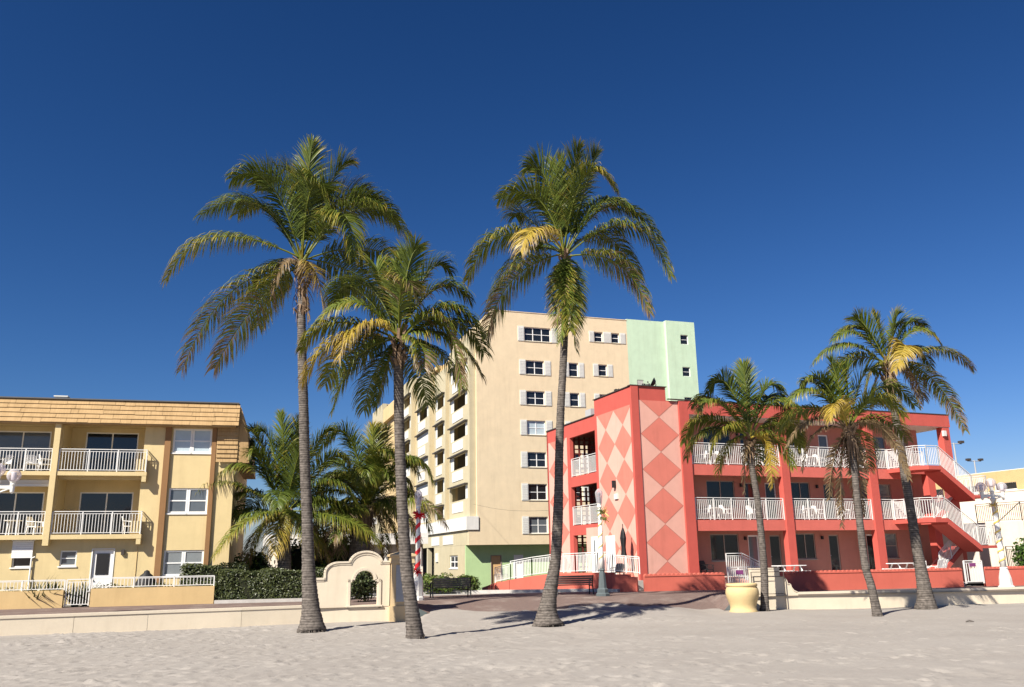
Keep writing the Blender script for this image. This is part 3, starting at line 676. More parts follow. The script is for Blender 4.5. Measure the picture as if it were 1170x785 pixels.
# side (left) face: bays with loggias
sd = MB()
spans = [(.25,.3),(7.3,8.8),(13.3,15.6),(22,24.8),(30.1,44),(52.5,53)]
for a,b in spans: wall(sd, HY, a, b, 2.85, 20.5, .25)
sd.box(-.9,-.001,16.6,43.9,20.2,21.0) if False else None
sd.box(.25,.3,.25,53,20.2,20.9); sd.build('side_wall','apricot',HB)
bays = [(.3,7.3,[16.0,13.3,10.65,7.9,18.75],20.7),(8.8,13.3,[17.25,14.5,11.8,9.1,6.6],19.7),(15.6,22.0,[17.35,14.65,11.95,9.3,6.6],21.0),(24.8,30.1,[20.2,17.5,14.8,12.1,9.3,6.6],22.0),(44,52.5,[19.75,17.0,14.2,11.5,8.7],22.3)]
closed = {(2,1):1,(2,2):1,(2,3):1,(2,4):1,(3,3):1,(3,2):0}
for bi,(y0,y1,tops,ztop) in enumerate(bays):
    F = ax('y',-.55); wd = y1-y0
    hs_ = [(y0+.09*wd,y1-.06*wd,t-1.2,t) for t in tops]
    b = MB(); wall(b,F,y0,y1,4.07,ztop,.2,hs_)
    b.box(-.349,0,y0,y0+.15,4.07,ztop); b.box(-.349,0,y1-.15,y1,4.07,ztop); b.box(-.349,.3,y0+.15,y1-.15,ztop-.2,ztop)
    for t in tops: b.box(-.349,1.4,y0+.15,y1-.15,t-1.45,t-1.21)
    b.build('balcony_bay','beige',HB)
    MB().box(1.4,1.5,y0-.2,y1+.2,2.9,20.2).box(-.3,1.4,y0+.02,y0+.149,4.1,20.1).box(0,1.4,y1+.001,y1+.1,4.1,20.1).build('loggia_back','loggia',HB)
    for k,(p0,p1,z0,z1) in enumerate(hs_):
        e = MB().box(-.85,-.56,p0-.1,p1+.1,z1+.0,z1+.09); e.build('eyebrow','dkmetal',HB)
        sh = MB()
        if closed.get((bi,k)): sh.box(-.5,-.46,p0+.02,p1-.02,z0+.02,z1-.03); 
        else:
            sh.box(-.5,-.46,p0+.02,p0+.15*(p1-p0),z0+.02,z1-.03)
            if rnd.random()<.7: sh.box(-.5,-.46,p1-.17*(p1-p0),p1-.02,z0+.02,z1-.03)
        sh.build('folding_shutter','shutter',HB)
        MB().box(-.6,-.552,y0+.3*wd,y0+.82*wd,z0-1.02,z0-.16).build('panel','offwhite',HB)
pj = MB().box(-1.2,-.0,22.01,24.79,-1,20.6).box(-1.0,.0,16.6,43.9,20.99,21.1) if False else MB().box(-.3,.2,13.3,15.6,20.5,20.9)
pj.box(-.5,.3,30.2,43.9,19.6,21.4); pj.box(-.1,.3,22.0,24.8,20.5,21.2); pj.box(-.31,.31,15.5,22.1,20.52,20.9); pj.box(-.31,.31,24.7,30.3,20.9,21.19); pj.build('side_parapet','apricot',HB)
MB().box(-.95,.1,-.1,30,4.07,5.15).build('white_balcony','offwhite',HB)
bb = MB().box(-.75,.2,.26,53,2.85,4.068); bb.build('base_band','beige',HB)
for a,b in ((5.0,8.7),(10.2,13.3),(18.8,22.2),(26,29)): MB().box(-.8,-.752,a,b,3.0,3.78).build('panel','offwhite',HB)
gb = MB(); wall(gb, ax('y',-.75), 1.1, 12.4, -1.3, 2.84, .2, [(3.5,6.4,.95,2.05)])
gb.box(-.75,.3,12.2,12.4,-1.3,2.84); gb.build('ground_side_wall','beige',HB)
window(HB, ax('y',-.75), 3.5,6.4,.95,2.05,nv=1,nh=1,fw_=.12,q=.1)
MB().box(-.86,-.752,10.6,11.4,1.5,2.3).build('wall_lamp','offwhite',HB)
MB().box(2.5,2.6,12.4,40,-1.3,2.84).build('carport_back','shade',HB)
pc = MB()
for y in (15.2,19.5,24,30): pc.box(-.7,-.3,y,y+.5,-1.3,2.84)
pc.build('carport_column','beige',HB)
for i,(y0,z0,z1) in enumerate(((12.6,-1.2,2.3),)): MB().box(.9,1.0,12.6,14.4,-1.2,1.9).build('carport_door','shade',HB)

# ------------------------------------------------------------------ coral motel with diamond murals (right)
PB = thing('motel_building','coral pink three storey motel with diamond murals and long white railed galleries','building',(6.642,47,0),radians(21.05))
PX = ax('x',0); PY = ax('y',0)
lw_ = MB()
wall(lw_, PY, .25, 12.18, -.3, 10.12, .25, [(4.75,8.43,6.68,9.2),(4.75,8.43,3.66,6.05),(6.45,8.3,.5,3.05)])
wall(lw_, PY, .25, 4.7, 10.12, 11.02, .25); lw_.box(.25,2.2,4.45,4.7,10.2,11.02); lw_.box(0,.3,12.0,12.18,-.3,10.12)
lw_.build('left_wall','coral',PB)
fw2 = MB(); wall(fw2, PX, 0, 3.57, -.3, 10.3, .25); wall(fw2, PX, 0, 2.2, 10.3, 11.05, .25); fw2.box(1.95,2.2,.25,4.45,10.3,11.03); fw2.box(3.35,3.57,.25,1.5,-.3,10.3)
fw2.build('tower_wall','coral',PB)
MB().box(-.05,.4,-.06,-.002,-.2,11.06).build('pilaster','coral',PB); MB().box(2.96,3.6,-.12,-.002,-.2,10.32).build('pilaster','coral',PB)
cpn = MB().box(-.08,2.26,-.08,.3,11.052,11.1).box(-.06,.3,.31,4.76,11.03,11.08).box(2.27,23.4,-.16,-.001,10.352,10.4).box(-.06,.3,4.77,12.2,10.122,10.18); cpn.build('roof_edge','dkmetal',PB)
def mural(name, F, p0, p1, z0, z1, cols, hw, cross, parent):
    mb = MB(); mb.mi = 0; abox(mb,F,p0,p1,-.008,-.002,z0,z1)
    dz = cross[0]-cross[1]
    for c in cols:
        for k in range(-1, len(cross)+1):
            zc = cross[0]+dz/2-dz*k
            for (w,q,mi) in ((1.0,-.012,1),(.955,-.016,2)):
                pts = [(c-hw*w,zc),(c,zc-dz/2*w),(c+hw*w,zc),(c,zc+dz/2*w)]
                # clip against the panel
                def clip(poly, f, lim, sgn, axis_):
                    out = []
                    for i in range(len(poly)):
                        a, b = poly[i], poly[(i+1)%len(poly)]; da, db = sgn*(a[axis_]-lim), sgn*(b[axis_]-lim)
                        if da <= 0: out.append(a)
                        if da*db < 0: t = da/(da-db); out.append((a[0]+(b[0]-a[0])*t, a[1]+(b[1]-a[1])*t))
                    return out
                for lim,sgn,a_ in ((p1,1,0),(p0,-1,0),(z1,1,1),(z0,-1,1)):
                    if pts: pts = clip(pts,None,lim,sgn,a_)
                if len(pts) > 2:
                    mb.mi = mi; mb.add([F(a,q,b) for a,b in pts], [tuple(range(len(pts)))])
    return mb.build(name, ['pink','seam','midpink'], parent)
mural('diamond_mural', PX, .42, 2.95, -.2, 10.25, [1.69], 1.25, [9.33,7.36], PB) if False else None
cr_ = [9.33,7.36,5.39,3.42,1.45]
mural('diamond_mural', PX, .42, 2.95, -.2, 10.25, [1.69], 1.24, cr_, PB)
mural('diamond_mural', PY, .24, 4.42, -.2, 10.0, [1.17,3.28], 1.055, [9.0,7.05,5.1,3.15,1.2], PB)
mural('diamond_mural', PY, 8.85, 11.9, -.2, 9.3, [10.35], 1.5, [8.4,6.35,4.3,2.25], PB)
# breezeway behind the left face
bz = MB()
for z in (3.4,6.42): bz.box(.26,3.3,.3,12,z,z+.24)
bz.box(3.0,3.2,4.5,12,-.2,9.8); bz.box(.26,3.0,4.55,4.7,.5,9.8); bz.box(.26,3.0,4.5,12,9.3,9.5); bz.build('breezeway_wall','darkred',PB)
for z0,z1 in ((6.68,9.2),(3.66,6.05),(.5,3.05)):
    b = MB()
    for i in range(7):
        for j in range(int((z1-z0)/.3)+1):
            y = 8.5; x = .3+i*.38; z = z0+.3*j
            b.box(x,x+.1,y,y+.12,z,z+.3); b.box(x+.1,x+.38,y,y+.12,z,z+.07)
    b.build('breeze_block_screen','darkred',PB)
MB().box(-.006,-.002,4.72,6.43,-.2,3.45).build('pink_panel','pink',PB)
for y0,y1 in ((4.8,5.7),(2.7,3.78)):
    d = MB().box(-.06,-.012,y0,y1,.5,2.9).build('door','door',PB)
    if y0>4: MB().box(-.075,-.062,y0+.35,y1-.35,.9,2.7).build('pane','gl_grey',d)
    MB().box(-.12,-.062,y1-.12,y1-.08,1.4,1.45).build('handle','grey',d)
for z in (3.66,6.68): rail(MB(),(.08,4.78,z),(.08,8.4,z),1.15,sp=.11,post=1.2).build('railing','white',PB)
MB().box(-.2,-.012,2.28,2.46,5.55,5.95).build('wall_lamp','black',PB); MB().box(-.1,-.012,2.05,2.45,4.9,5.2).build('vent','shutter',PB)
# long facade
bw = MB()
Hl = []
doors, wins = [], []
for z0, lv_ in ((.55,0),(3.63,1),(6.7,2)):
    t = z0+2.27
    for a,b in ((5.5,7.45),(11.52,12.95)): wins.append((a,b,z0+.85,t+.08))
    for a,b in ((8.1,8.85),(9.62,10.42),(13.98,14.75),(16.9,17.62)): doors.append((a,b,z0+.02,t))
    wins.append((18.33,19.35,z0+.8,t+.05)); doors.append((20.5,21.2,z0+.02,t))
Hl = [d for d in doors]+[w for w in wins]
wall(bw, ax('x',1.5), 3.57, 22.1, -.2, 9.6, .2, Hl); bw.box(21.9,22.1,1.7,12,-.2,9.6); bw.box(3.3,22,11.9,12.1,-.2,10.2)
bw.build('gallery_back_wall','terra',PB)
for i,(a,b,c,d) in enumerate(wins): window(PB, ax('x',1.5), a,b,c,d,nv=1 if b-a>1.2 else 0,nh=0 if b-a>1.2 else 1,fw_=.06,q=.05,frame='bronze',pane=['gl_dark','gl_dark','gl_mid'][i%3] if a>6 else 'gl_dark')
for i,(a,b,c,d) in enumerate(doors): glazed_door(PB, ax('x',1.5), a,b,c,d,q=.06,frame='bronze' if i%3 else 'frame',pane='gl_dark' if i%4 else 'gl_mid',bw=.08)
for z in (3.63,6.72):
    s = MB().box(3.6,22.1,.14,1.5,z-.24,z); s.build('gallery_floor','terra',PB)
    MB().box(3.6,18.8,-.03,.139,z-.59,z+.01).build('gallery_front','coralL',PB)
    for a,b in ((3.72,9.68),(10.27,16.2),(16.87,18.8)):
        rail(MB(),(a,.03,z+.012),(b,.03,z+.012),1.23,sp=.125,w=.026,post=1.23).build('gallery_railing','white',PB)
MB().box(3.57,22.1,-.0,1.5,.3,.55).box(3.57,22.1,-.25,-.001,.3,.4).build('ground_gallery_floor','concrete',PB)
MB().box(3.58,23.35,-.13,12,9.56,10.34).box(.27,3.57,.27,12,9.9,10.05).build('roof_slab','coral',PB)
MB().box(3.62,23.3,-.1,1.49,9.54,9.559).box(22.11,23.3,1.49,11.9,9.54,9.559).build('soffit','offwhite',PB)
for a,b in ((9.7,10.24),(16.23,16.83)): MB().box(a,b,-.12,.3,-.2,9.539).build('column','coral',PB)
MB().box(22.7,23.28,-.1,.4,-.2,9.539).build('column','coral',PB)
MB().box(20.9,21.45,-.1,.4,-.2,6.5).build('column','coral',PB)
for z in (.55,3.63,6.7): 
    for x in (7.82,13.4): MB().box(x,x+.12,1.38,1.499,z+2.0,z+2.2).build('wall_lamp','black',PB)
MB().box(22.6,22.85,-.25,-.101,8.95,9.3).build('wall_lamp','offwhite',PB)
# outside stairs on the right
for z, zl in ((6.72,5.0),(3.63,2.02)):
    zb = z-3.08
    fp = [(17.8,0),(17.8,-2.2),(18.4,-2.62),(19.35,-2.62),(19.35,-.001),(17.8,-.001)]
    st = MB(); st.prism([(17.8,-.05),(17.8,-2.2),(18.4,-2.62),(19.35,-2.62),(19.35,-.05)], lambda a,b,d:(a,b,d), z-.24, z)
    st.box(18.81,22.1,-.05,.138,z-.24,z)
    st.prism([(19.352,z),(21.75,zl),(21.75,zl-.36),(19.352,z-.36)], lambda a,b,d:(a,d,b), -2.62,-1.35)
    st.box(21.752,22.98,-2.62,-.15,zl-.16,zl)
    st.prism([(21.75,zl-.02),(19.8,zb),(19.8,zb-.3),(21.75,zl-.34)], lambda a,b,d:(a,d,b), -1.25,-.15)
    n_ = 10
    for i in range(n_):
        x = 19.37+(21.74-19.37)*i/n_; zz = z+(zl-z)*(i+.5)/n_; st.box(x,x+.235,-2.55,-1.4,zz-.1,zz)
        x = 21.73-(21.73-19.82)*(i+1)/n_; zz = zl+(zb-zl)*(i+.5)/n_; st.box(x,x+.19,-1.2,-.2,zz-.1,zz+.01)
    st.build('staircase','coral',PB)
    r = MB(); kw = dict(sp=.125,w=.026,post=1.25)
    rail(r,(17.84,-.1,z),(17.84,-2.15,z),1.2,**kw); rail(r,(17.84,-2.15,z),(18.42,-2.56,z),1.2,**kw); rail(r,(18.42,-2.56,z),(19.35,-2.56,z),1.2,**kw)
    rail(r,(19.35,-2.56,z),(21.75,-2.56,zl),1.2,**kw); rail(r,(21.75,-2.56,zl),(22.93,-2.56,zl),1.2,**kw); rail(r,(22.93,-2.56,zl),(22.93,-.2,zl),1.2,**kw)
    rail(r,(21.75,-1.2,zl),(19.8,-1.2,zb),1.1,**kw); rail(r,(18.85,.05,z),(20.85,.05,z),1.2,**kw)
    r.build('stair_railing','white',PB)
MB().prism([(19.8,.0),(19.8,.55),(21.7,1.95),(22.9,1.95),(22.9,0)], lambda a,b,d:(a,d,b), -.14,-.02).build('stair_side_wall','pink',PB)
# things on the roof
def on(root, p): return Matrix.Rotation(root.rotation_euler[2],3,'Z')@V(p)+V(root.location)
sd_ = thing('satellite_dish','dark satellite dish on the parapet of the coral tower','satellite dish',on(PB,(1.95,.6,11.03)),pi-.1)
dish = MB(); n=18; R=.29
pts=[(0,0,0)]+[(r*cos(2*pi*k/n), r*sin(2*pi*k/n), .22*r*r/(R*R)) for r in (R*.5,R) for k in range(n)]
rot = Matrix.Rotation(radians(62),3,'Y')@Matrix.Identity(3)
P3=[rot@V(p)+V((0,0,.36)) for p in pts]
dish.add(P3,[(0,1+k,1+(k+1)%n) for k in range(n)]+[(1+k,1+n+k,1+n+(k+1)%n,1+(k+1)%n) for k in range(n)])
d2=[p+rot@V((0,0,-.02)) for p in P3]; dish.add(d2,[(0,1+(k+1)%n,1+k) for k in range(n)]+[(1+(k+1)%n,1+n+(k+1)%n,1+n+k,1+k) for k in range(n)])
dish.build('dish','black',sd_,smooth=True)
MB().tube([(0,0,0),(0,0,.2),(-.03,0,.33)],.025,8).box(-.2,.2,-.2,.2,0,.03).build('mast','dkmetal',sd_)
MB().tube([(-.02,0,.1),(.42,0,.42)],.012,6).lathe([(.0,-.05),(.035,-.04),(.035,.04),(0,.05)],(.43,0,.46),10).build('feed_arm','dkmetal',sd_)
fl = thing('roof_floodlight','pair of small black floodlights on the coral tower parapet','floodlight',on(PB,(1.15,.35,11.05)),radians(21.05))
for x in (-.12,.16): MB().lathe([(.04,0),(.1,.02),(.12,.12),(.1,.2),(0,.2)],(x,0,.02),10).build('lamp_head','black',fl)
f2 = thing('roof_floodlight','single black floodlight on the sloping parapet above the diamond wall','floodlight',on(PB,(.12,2.0,11.05)),radians(21.05))
MB().lathe([(.05,0),(.11,.03),(.13,.14),(.0,.2)],(0,0,0.0),10).build('lamp_head','black',f2); MB().tube([(-.15,0,.02),(.2,0,.2)],.03,6).build('bracket','dkmetal',f2)
ac = thing('air_conditioner','grey air conditioning unit on the roof behind the coral parapet','air conditioner',on(PB,(.9,6.6,10.05)),radians(21.05))
MB().box(-.4,.4,-.4,.4,.05,.75).build('casing','grey',ac); 
fg = MB(); 
for k in range(5): fg.lathe([(.06+.06*k,.752),(.075+.06*k,.752),(.075+.06*k,.77),(.06+.06*k,.77)],n=16)
fg.build('fan_grille','black',ac)

# red garden walls with scalloped coping, gates
def red_wall(label, pts, z1=.74, scal=True):
    o = pts[0]; root = thing('red_wall', label, 'wall', (o[0],o[1],0)); b = MB(); s = MB()
    for p,q in zip(pts,pts[1:]):
        a = V((p[0]-o[0],p[1]-o[1],0)); d = V((q[0]-o[0],q[1]-o[1],0)); dr=(d-a).normalized(); nn=V((-dr.y,dr.x,0)); L=(d-a).length
        vs=[a-nn*.1,d-nn*.1,d+nn*.1,a+nn*.1]
        b.add([v+V((0,0,-.25)) for v in vs]+[v+V((0,0,z1)) for v in vs],[(0,3,2,1),(4,5,6,7),(0,1,5,4),(1,2,6,5),(2,3,7,6),(3,0,4,7)])
        if scal:
            n=max(1,int(L/.24))
            for i in range(n):
                c=a+dr*(L*(i+.5)/n); r=L/n*.5
                pts2=[(r*cos(pi*k/6),r*1.15*sin(pi*k/6)) for k in range(7)]
                s.prism(pts2, lambda u,w,e: tuple(c+dr*u+nn*e+V((0,0,z1+.001+w))), -.13,.13)
    b.build('wall_body','redwall',root)
    if scal: s.build('scalloped_coping','redwall',root)
    return root
red_wall('scalloped red garden wall between the lamp post and the yellow pot', [(6.5,44.85),(10.75,45.65)],z1=.72)
red_wall('long scalloped red garden wall below the motel galleries', [(13.35,46.15),(18,46.95),(24.25,48.1)],z1=.7)
red_wall('scalloped red garden wall behind the triple globe lamp, far right', [(25.65,48.4),(30,49.15),(45,51.8)], z1=.72)
pr_ = thing('red_pier','short plain red pier between the ramp wall and the scalloped wall','wall',(5.45,45.05,0),radians(-18))
MB().box(-.55,.75,-.15,.15,-.2,.72).box(-.55,.4,-.14,.14,.721,.85).build('pier_body','redwall',pr_)
# ramp wall: rises from the left, curving
rp = [(-1.9,52.0),(-1.2,50.9),(-.3,50.1),(.9,49.4),(2.0,48.6),(3.2,47.2),(4.3,46.0),(5.0,45.3)]
rz_ = [.08,.35,.55,.75,.88,.92,.95,.95]
RA = thing('ramp_wall','curved red ramp wall rising beside the green ground floor','wall',(0,0,0))
b = MB(); k_ = MB()
for i in range(len(rp)-1):
    (x0,y0),(x1,y1)=rp[i],rp[i+1]; dr=V((x1-x0,y1-y0,0)).normalized(); nn=V((-dr.y,dr.x,0))*.12
    p,q=V((x0,y0,0)),V((x1,y1,0))
    vs=[p-nn,q-nn,q+nn,p+nn]; b.add([v+V((0,0,-1)) for v in vs]+[vs[0]+V((0,0,rz_[i])),vs[1]+V((0,0,rz_[i+1])),vs[2]+V((0,0,rz_[i+1])),vs[3]+V((0,0,rz_[i]))],[(0,3,2,1),(4,5,6,7),(0,1,5,4),(1,2,6,5),(2,3,7,6),(3,0,4,7)])
b.build('wall_body','redwall',RA)
RF = thing('ramp_fence','white slatted fence along the curved red ramp wall','fence',(0,0,0))
r = MB()
for i in range(1,len(rp)-1): rail(r,(*rp[i],rz_[i]+.02),(*rp[i+1],rz_[i+1]+.02),1.0 if i>1 else .85,sp=.1,w=.036,top=.05,post=1.0)
rail(r,(5.0,45.3,.97),(6.3,44.85,.85),.85,sp=.1,w=.026,post=.65); r.build('fence_panel','white',RF)
kb = thing('kerb','pale kerb line at the back of the brick promenade','kerb',(0,0,0))
kk = MB()
for (x0,y0),(x1,y1) in (((-9,45.5),(-3.5,46.6)),((-3.5,46.6),(3.5,46.0)),((3.5,46.0),(5.2,44.85))): kk.bar((x0,y0,.06),(x1,y1,.06),.3,.16)
kk.build('kerb_stones','stone',kb)
# white gates
g1 = thing('entrance_gate','white slatted gate with a purple sign behind the yellow pot','gate',(10.98,45.65,-.05),radians(10))
r = rail(MB(),(0,0,.05),(1.75,0,.05),1.1,sp=.11,w=.03,post=.58,foot=.06)
r.build('gate_panel','white',g1)
MB().box(.42,.82,-.06,-.03,.78,1.0).box(.45,.79,-.064,-.061,.81,.97).build('sign','purple',g1)
g1b = thing('stair_rail','white railing of the entrance steps, sloping down behind the purple signed gate','railing',(11.1,46.3,0),radians(10))
r = rail(MB(),(0,0,.6),(.9,0,.6),1.2,sp=.11,w=.028,post=.9); rail(r,(.9,0,.6),(2.0,0,.05),1.2,sp=.11,w=.028,post=1.1); r.build('rail_bars','white',g1b)
MB().box(-.2,1.0,.1,1.2,0,.58).box(1.0,1.4,.1,1.2,0,.4).box(1.4,1.8,.1,1.2,0,.2).build('steps','pink',g1b)
g2 = thing('entrance_gate','white slatted gate with a small dark sign near the triple globe lamp','gate',(24.42,48.0,-.06),radians(12))
r = rail(MB(),(0,0,.06),(1.1,0,.06),1.2,sp=.15,w=.032,post=1.1,foot=.1,top=.07,pw=.07); r.build('gate_panel','white',g2)
MB().box(.3,.68,-.07,-.04,.95,1.14).build('sign','purple',g2)

# ------------------------------------------------------------------ lamps
def helix(c0, c1, r0, r1, turns, n=60, ph=0):
    return [V((c0[0]+(c1[0]-c0[0])*t+(r0+(r1-r0)*t)*cos(ph+2*pi*turns*t), c0[1]+(c1[1]-c0[1])*t+(r0+(r1-r0)*t)*sin(ph+2*pi*turns*t), c0[2]+(c1[2]-c0[2])*t)) for t in [i/n for i in range(n+1)]]
def ribbon(mb, z0, z1, r0, r1, turns, w, n=70, th=.012):
    o=len(mb.v)
    for i in range(n+1):
        t=i/n; a=2*pi*turns*t; z=z0+(z1-z0)*t; r=r0+(r1-r0)*t+th
        for dz in (-w/2,w/2): mb.v.append((r*cos(a),r*sin(a),z+dz))
        for dz in (-w/2,w/2): mb.v.append(((r-th)*cos(a),(r-th)*sin(a),z+dz))
    for i in range(n):
        b=o+4*i
        for q in ((b,b+4,b+5,b+1),(b+3,b+7,b+6,b+2),(b+1,b+5,b+7,b+3),(b+2,b+6,b+4,b)): mb.f.append(q); mb.m.append(mb.mi)
def tuft(mb, c, r, n, w=.03):
    for i in range(n):
        d=V((rnd.gauss(0,1),rnd.gauss(0,1),rnd.gauss(0,.8))).normalized()*r*rnd.uniform(.6,1.2)
        a=V((rnd.gauss(0,1),rnd.gauss(0,1),rnd.gauss(0,1))).normalized()*w
        c_=V(c); mb.add([c_-a,c_+a,c_+d+a*.4,c_+d-a*.4],[(0,1,2,3)])
def globe(root, c, r=.235):
    x,y,z=c
    s=MB(); n=20; prof=[(r*cos(radians(a)),r*sin(radians(a))) for a in range(-62,91,8)]
    s.lathe([(max(p,.002),q) for p,q in prof],(x,y,z+r),n); g_=s.build('globe','globe',root,smooth=True)
    MB().lathe([(.07,0),(.085,.02),(.085,.26),(.075,.3),(0,.31)],(x,y,z+.06),14).build('inner_lamp','plastic',g_)
def triple_lamp(label, loc, rz, garland='gold', H=4.3):
    t=thing('street_lamp',label,'street lamp',loc,rz)
    MB().lathe([(.36,0),(.36,.06),(.3,.1),(.27,.45),(.2,.75),(.17,.85),(.19,.9),(.13,.95)],n=8).build('base','lampwhite',t)
    MB().lathe([(.14,.951),(.135,1.6),(.115,3.3),(.1,H-.25),(.14,H-.2),(.14,H-.12),(.09,H-.05)],n=14).build('pole','lampwhite',t,smooth=True)
    a=MB()
    a.lathe([(.09,H-.049),(.09,H+.18),(.13,H+.22),(.08,H+.3),(.11,H+.42)],n=12)
    for s in (-1,1):
        a.tube([(0,0,H+.02),(s*.3,0,H+.0),(s*.55,0,H-.03)],[.06,.05,.05],8); a.tube([(0,0,H-.2),(s*.25,0,H-.1),(s*.5,0,H-.02)],[.03,.03,.03],6)
        a.lathe([(.02,H-.2),(.07,H-.14),(.075,H+.05),(.1,H+.12),(.085,H+.16),(.12,H+.22)],(s*.56,0,0),12)
    a.box(-.62,.62,-.03,.03,H+.031,H+.08)
    a.build('arm','lampwhite',t,smooth=False)
    for x,z in ((-.56,H+.2),(0,H+.4),(.56,H+.2)): globe(t,(x,0,z))
    if garland:
        g_=MB(); ribbon(g_,1.0,H-.5,.155,.125,6.3,.075,120); tuft(g_,(-.08,-.14,H-.45),.35,46,.02); g_.build('garland',garland,t)
    return t
triple_lamp('white street lamp with three clear globes and a gold garland on its pole',tuple(at(1150,671,42.2).xy)+(0,),radians(8))
triple_lamp('white globe street lamp in front of the balconies of the yellow building',(-18.36,30.4,0),radians(4),garland=None,H=4.45)
def acorn_lamp(label, loc, style):
    t=thing('street_lamp',label,'street lamp',loc,.3); H=4.55
    if style=='green':
        MB().lathe([(.33,0),(.33,.1),(.27,.15),(.27,.3),(.2,.36),(.18,.62),(.145,1.0),(.13,1.1),(.16,1.15),(.11,1.22)],n=8).build('base','shadedlamp',t)
        MB().lathe([(.11,1.221),(.105,1.75),(.085,H-.6)],n=14).build('pole','lampwhite',t,smooth=True)
    else:
        MB().lathe([(.3,0),(.3,.12),(.26,.18),(.25,.8),(.17,1.15),(.15,1.22),(.12,1.28)],n=8).build('base','lampwhite',t)
        MB().lathe([(.115,1.281),(.095,H-.6)],n=14).build('pole','lampwhite',t,smooth=True)
    MB().lathe([(.09,H-.599),(.12,H-.56),(.1,H-.45),(.13,H-.38)],n=12).build('collar','lampwhite',t)
    l_=MB().lathe([(.11,H-.379),(.13,H-.34),(.175,H+.06),(.17,H+.14),(.1,H+.24),(.03,H+.3)],n=16).build('lantern','globe',t,smooth=True)
    MB().lathe([(.08,H-.37),(.08,H-.1),(.05,H-.08),(.09,H+.06),(.02,H+.15)],n=10).build('inner_lamp','steel' if style=='green' else 'plastic',l_)
    if style=='green':
        g_=MB(); ribbon(g_,1.4,H-.7,.115,.095,5,.05,100); g_.build('garland','gold',t)
        q=MB(); tuft(q,(0.02,-.1,H-.75),.24,60,.02); tuft(q,(.05,-.1,H-1.05),.24,40,.02); q.build('green_bow','garl',t)
        y=MB(); tuft(y,(.2,-.1,H-.8),.28,26,.03); tuft(y,(.24,-.08,H-1.1),.25,20,.03); y.build('yellow_bow','gold',t)
    else:
        g_=MB(); ribbon(g_,1.1,H-.8,.122,.102,4.6,.2,110); g_.build('ribbon','red',t)
        q=MB(); tuft(q,(0,-.1,H-.85),.34,70,.05); tuft(q,(0,-.12,1.22),.26,40,.04); q.build('bow','red',t)
    return t
acorn_lamp('street lamp with a green base darkened as if in shade and gold garland beside the right hand bench',(3.96,40.5,0),'green')
acorn_lamp('white street lamp wrapped in red ribbon like a candy cane, behind the gate pillar',(-4.38,39.3,0),'candy')

# ------------------------------------------------------------------ benches
def bench(label, loc, rz):
    t=thing('park_bench',label,'bench',loc,rz,'benches along the promenade')
    s=MB()
    for i in range(4): s.box(-.86,.86,-.22+.115*i,-.12+.115*i,.43,.465)
    s.build('seat','wood',t)
    b=MB()
    for i in range(4):
        z=.5+.1*i; y=.25+.035*i; b.box(-.86,.86,y,y+.035,z,z+.088)
    b.build('backrest','wood',t)
    for x in (-.9,.9):
        f=MB(); f.tube([(x,-.26,0),(x,-.24,.42),(x,-.2,.64)],.03,8); f.tube([(x,-.24,.4),(x,.26,.43)],.028,8); f.tube([(x,.38,0),(x,.24,.42),(x,.37,.9)],.03,8)
        f.tube([(x,-.26,.63),(x,-.1,.68),(x,.12,.66),(x,.29,.62)],.028,8); f.build('leg','black',t)
        
    return t
b1=bench('dark slatted bench in front of the yellow green bushes',(-3.09,41.6,0),radians(196))
b2=copy_tree(b1); b2.location=(2.75,42.6,0); b2.rotation_euler=(0,0,radians(194)); b2['label']='dark slatted bench between the leaning palm and the lamp with the shade-dark base'

# ------------------------------------------------------------------ furniture
def plastic_chair(label, group, m='plastic', low=False):
    t=thing('plastic_chair',label,'chair',(0,0,0),0,group); h=.42
    MB().box(-.25,.25,-.25,.24,h-.03,h).build('seat',m,t)
    b=MB()
    b.prism([(-.25,h),(.25,h),(.24,.8),(.16,.88),(-.16,.88),(-.24,.8)],lambda u,w,e:(u,e+.22+(w-h)*.25,w),0,.03); b.build('backrest',m,t)
    for x in (-.25,.25):
        for y in (-.22,.22): MB().bar((x*1.08,y*1.1,0),(x*.98,y,h-.031),.05,.035).build('leg',m,t)
        a=MB(); a.bar((x*1.06,-.22,h),(x*1.1,-.2,.62),.04); a.bar((x*1.1,-.26,.63),(x*1.06,.3,.66),.06,.03); a.build('armrest',m,t)
    return t
def round_table(label, group):
    t=thing('plastic_table',label,'table',(0,0,0),0,group)
    MB().lathe([(.4,.69),(.42,.7),(.42,.72),(0,.725)],n=20).build('tabletop','plastic',t)
    for k in range(4): a=pi/4+k*pi/2; MB().bar((.3*cos(a),.3*sin(a),0),(.24*cos(a),.24*sin(a),.689),.05).build('leg','plastic',t)
    return t
CH=plastic_chair('','white plastic chairs on the balconies'); TB=round_table('','white round tables on the balconies')
ch_used=[0]; tb_used=[0]
def place(proto, used, root, p, rz, label):
    o=proto if not used[0] else copy_tree(proto); used[0]=1
    o.location=on(root,p); o.rotation_euler=(0,0,root.rotation_euler[2]+rz); o['label']=label; return o
C_=lambda root,p,rz,l: place(CH,ch_used,root,p,rz,l)
T_=lambda root,p,l: place(TB,tb_used,root,p,0,l)
C_(LB,(-8.75,.55,6.1),2.0,'white plastic chair nearest the column on the top left balcony of the yellow building')
C_(LB,(-9.35,.35,6.1),.4,'middle white plastic chair on the top left balcony of the yellow building')
C_(LB,(-10.6,.4,6.1),-.6,'white plastic chair at the left picture edge on the top balcony of the yellow building')
T_(LB,(-9.9,.7,3.15),'white round table on the middle left balcony of the yellow building')
C_(LB,(-8.9,.5,3.15),1.2,'white plastic chair at the column on the middle left balcony of the yellow building')
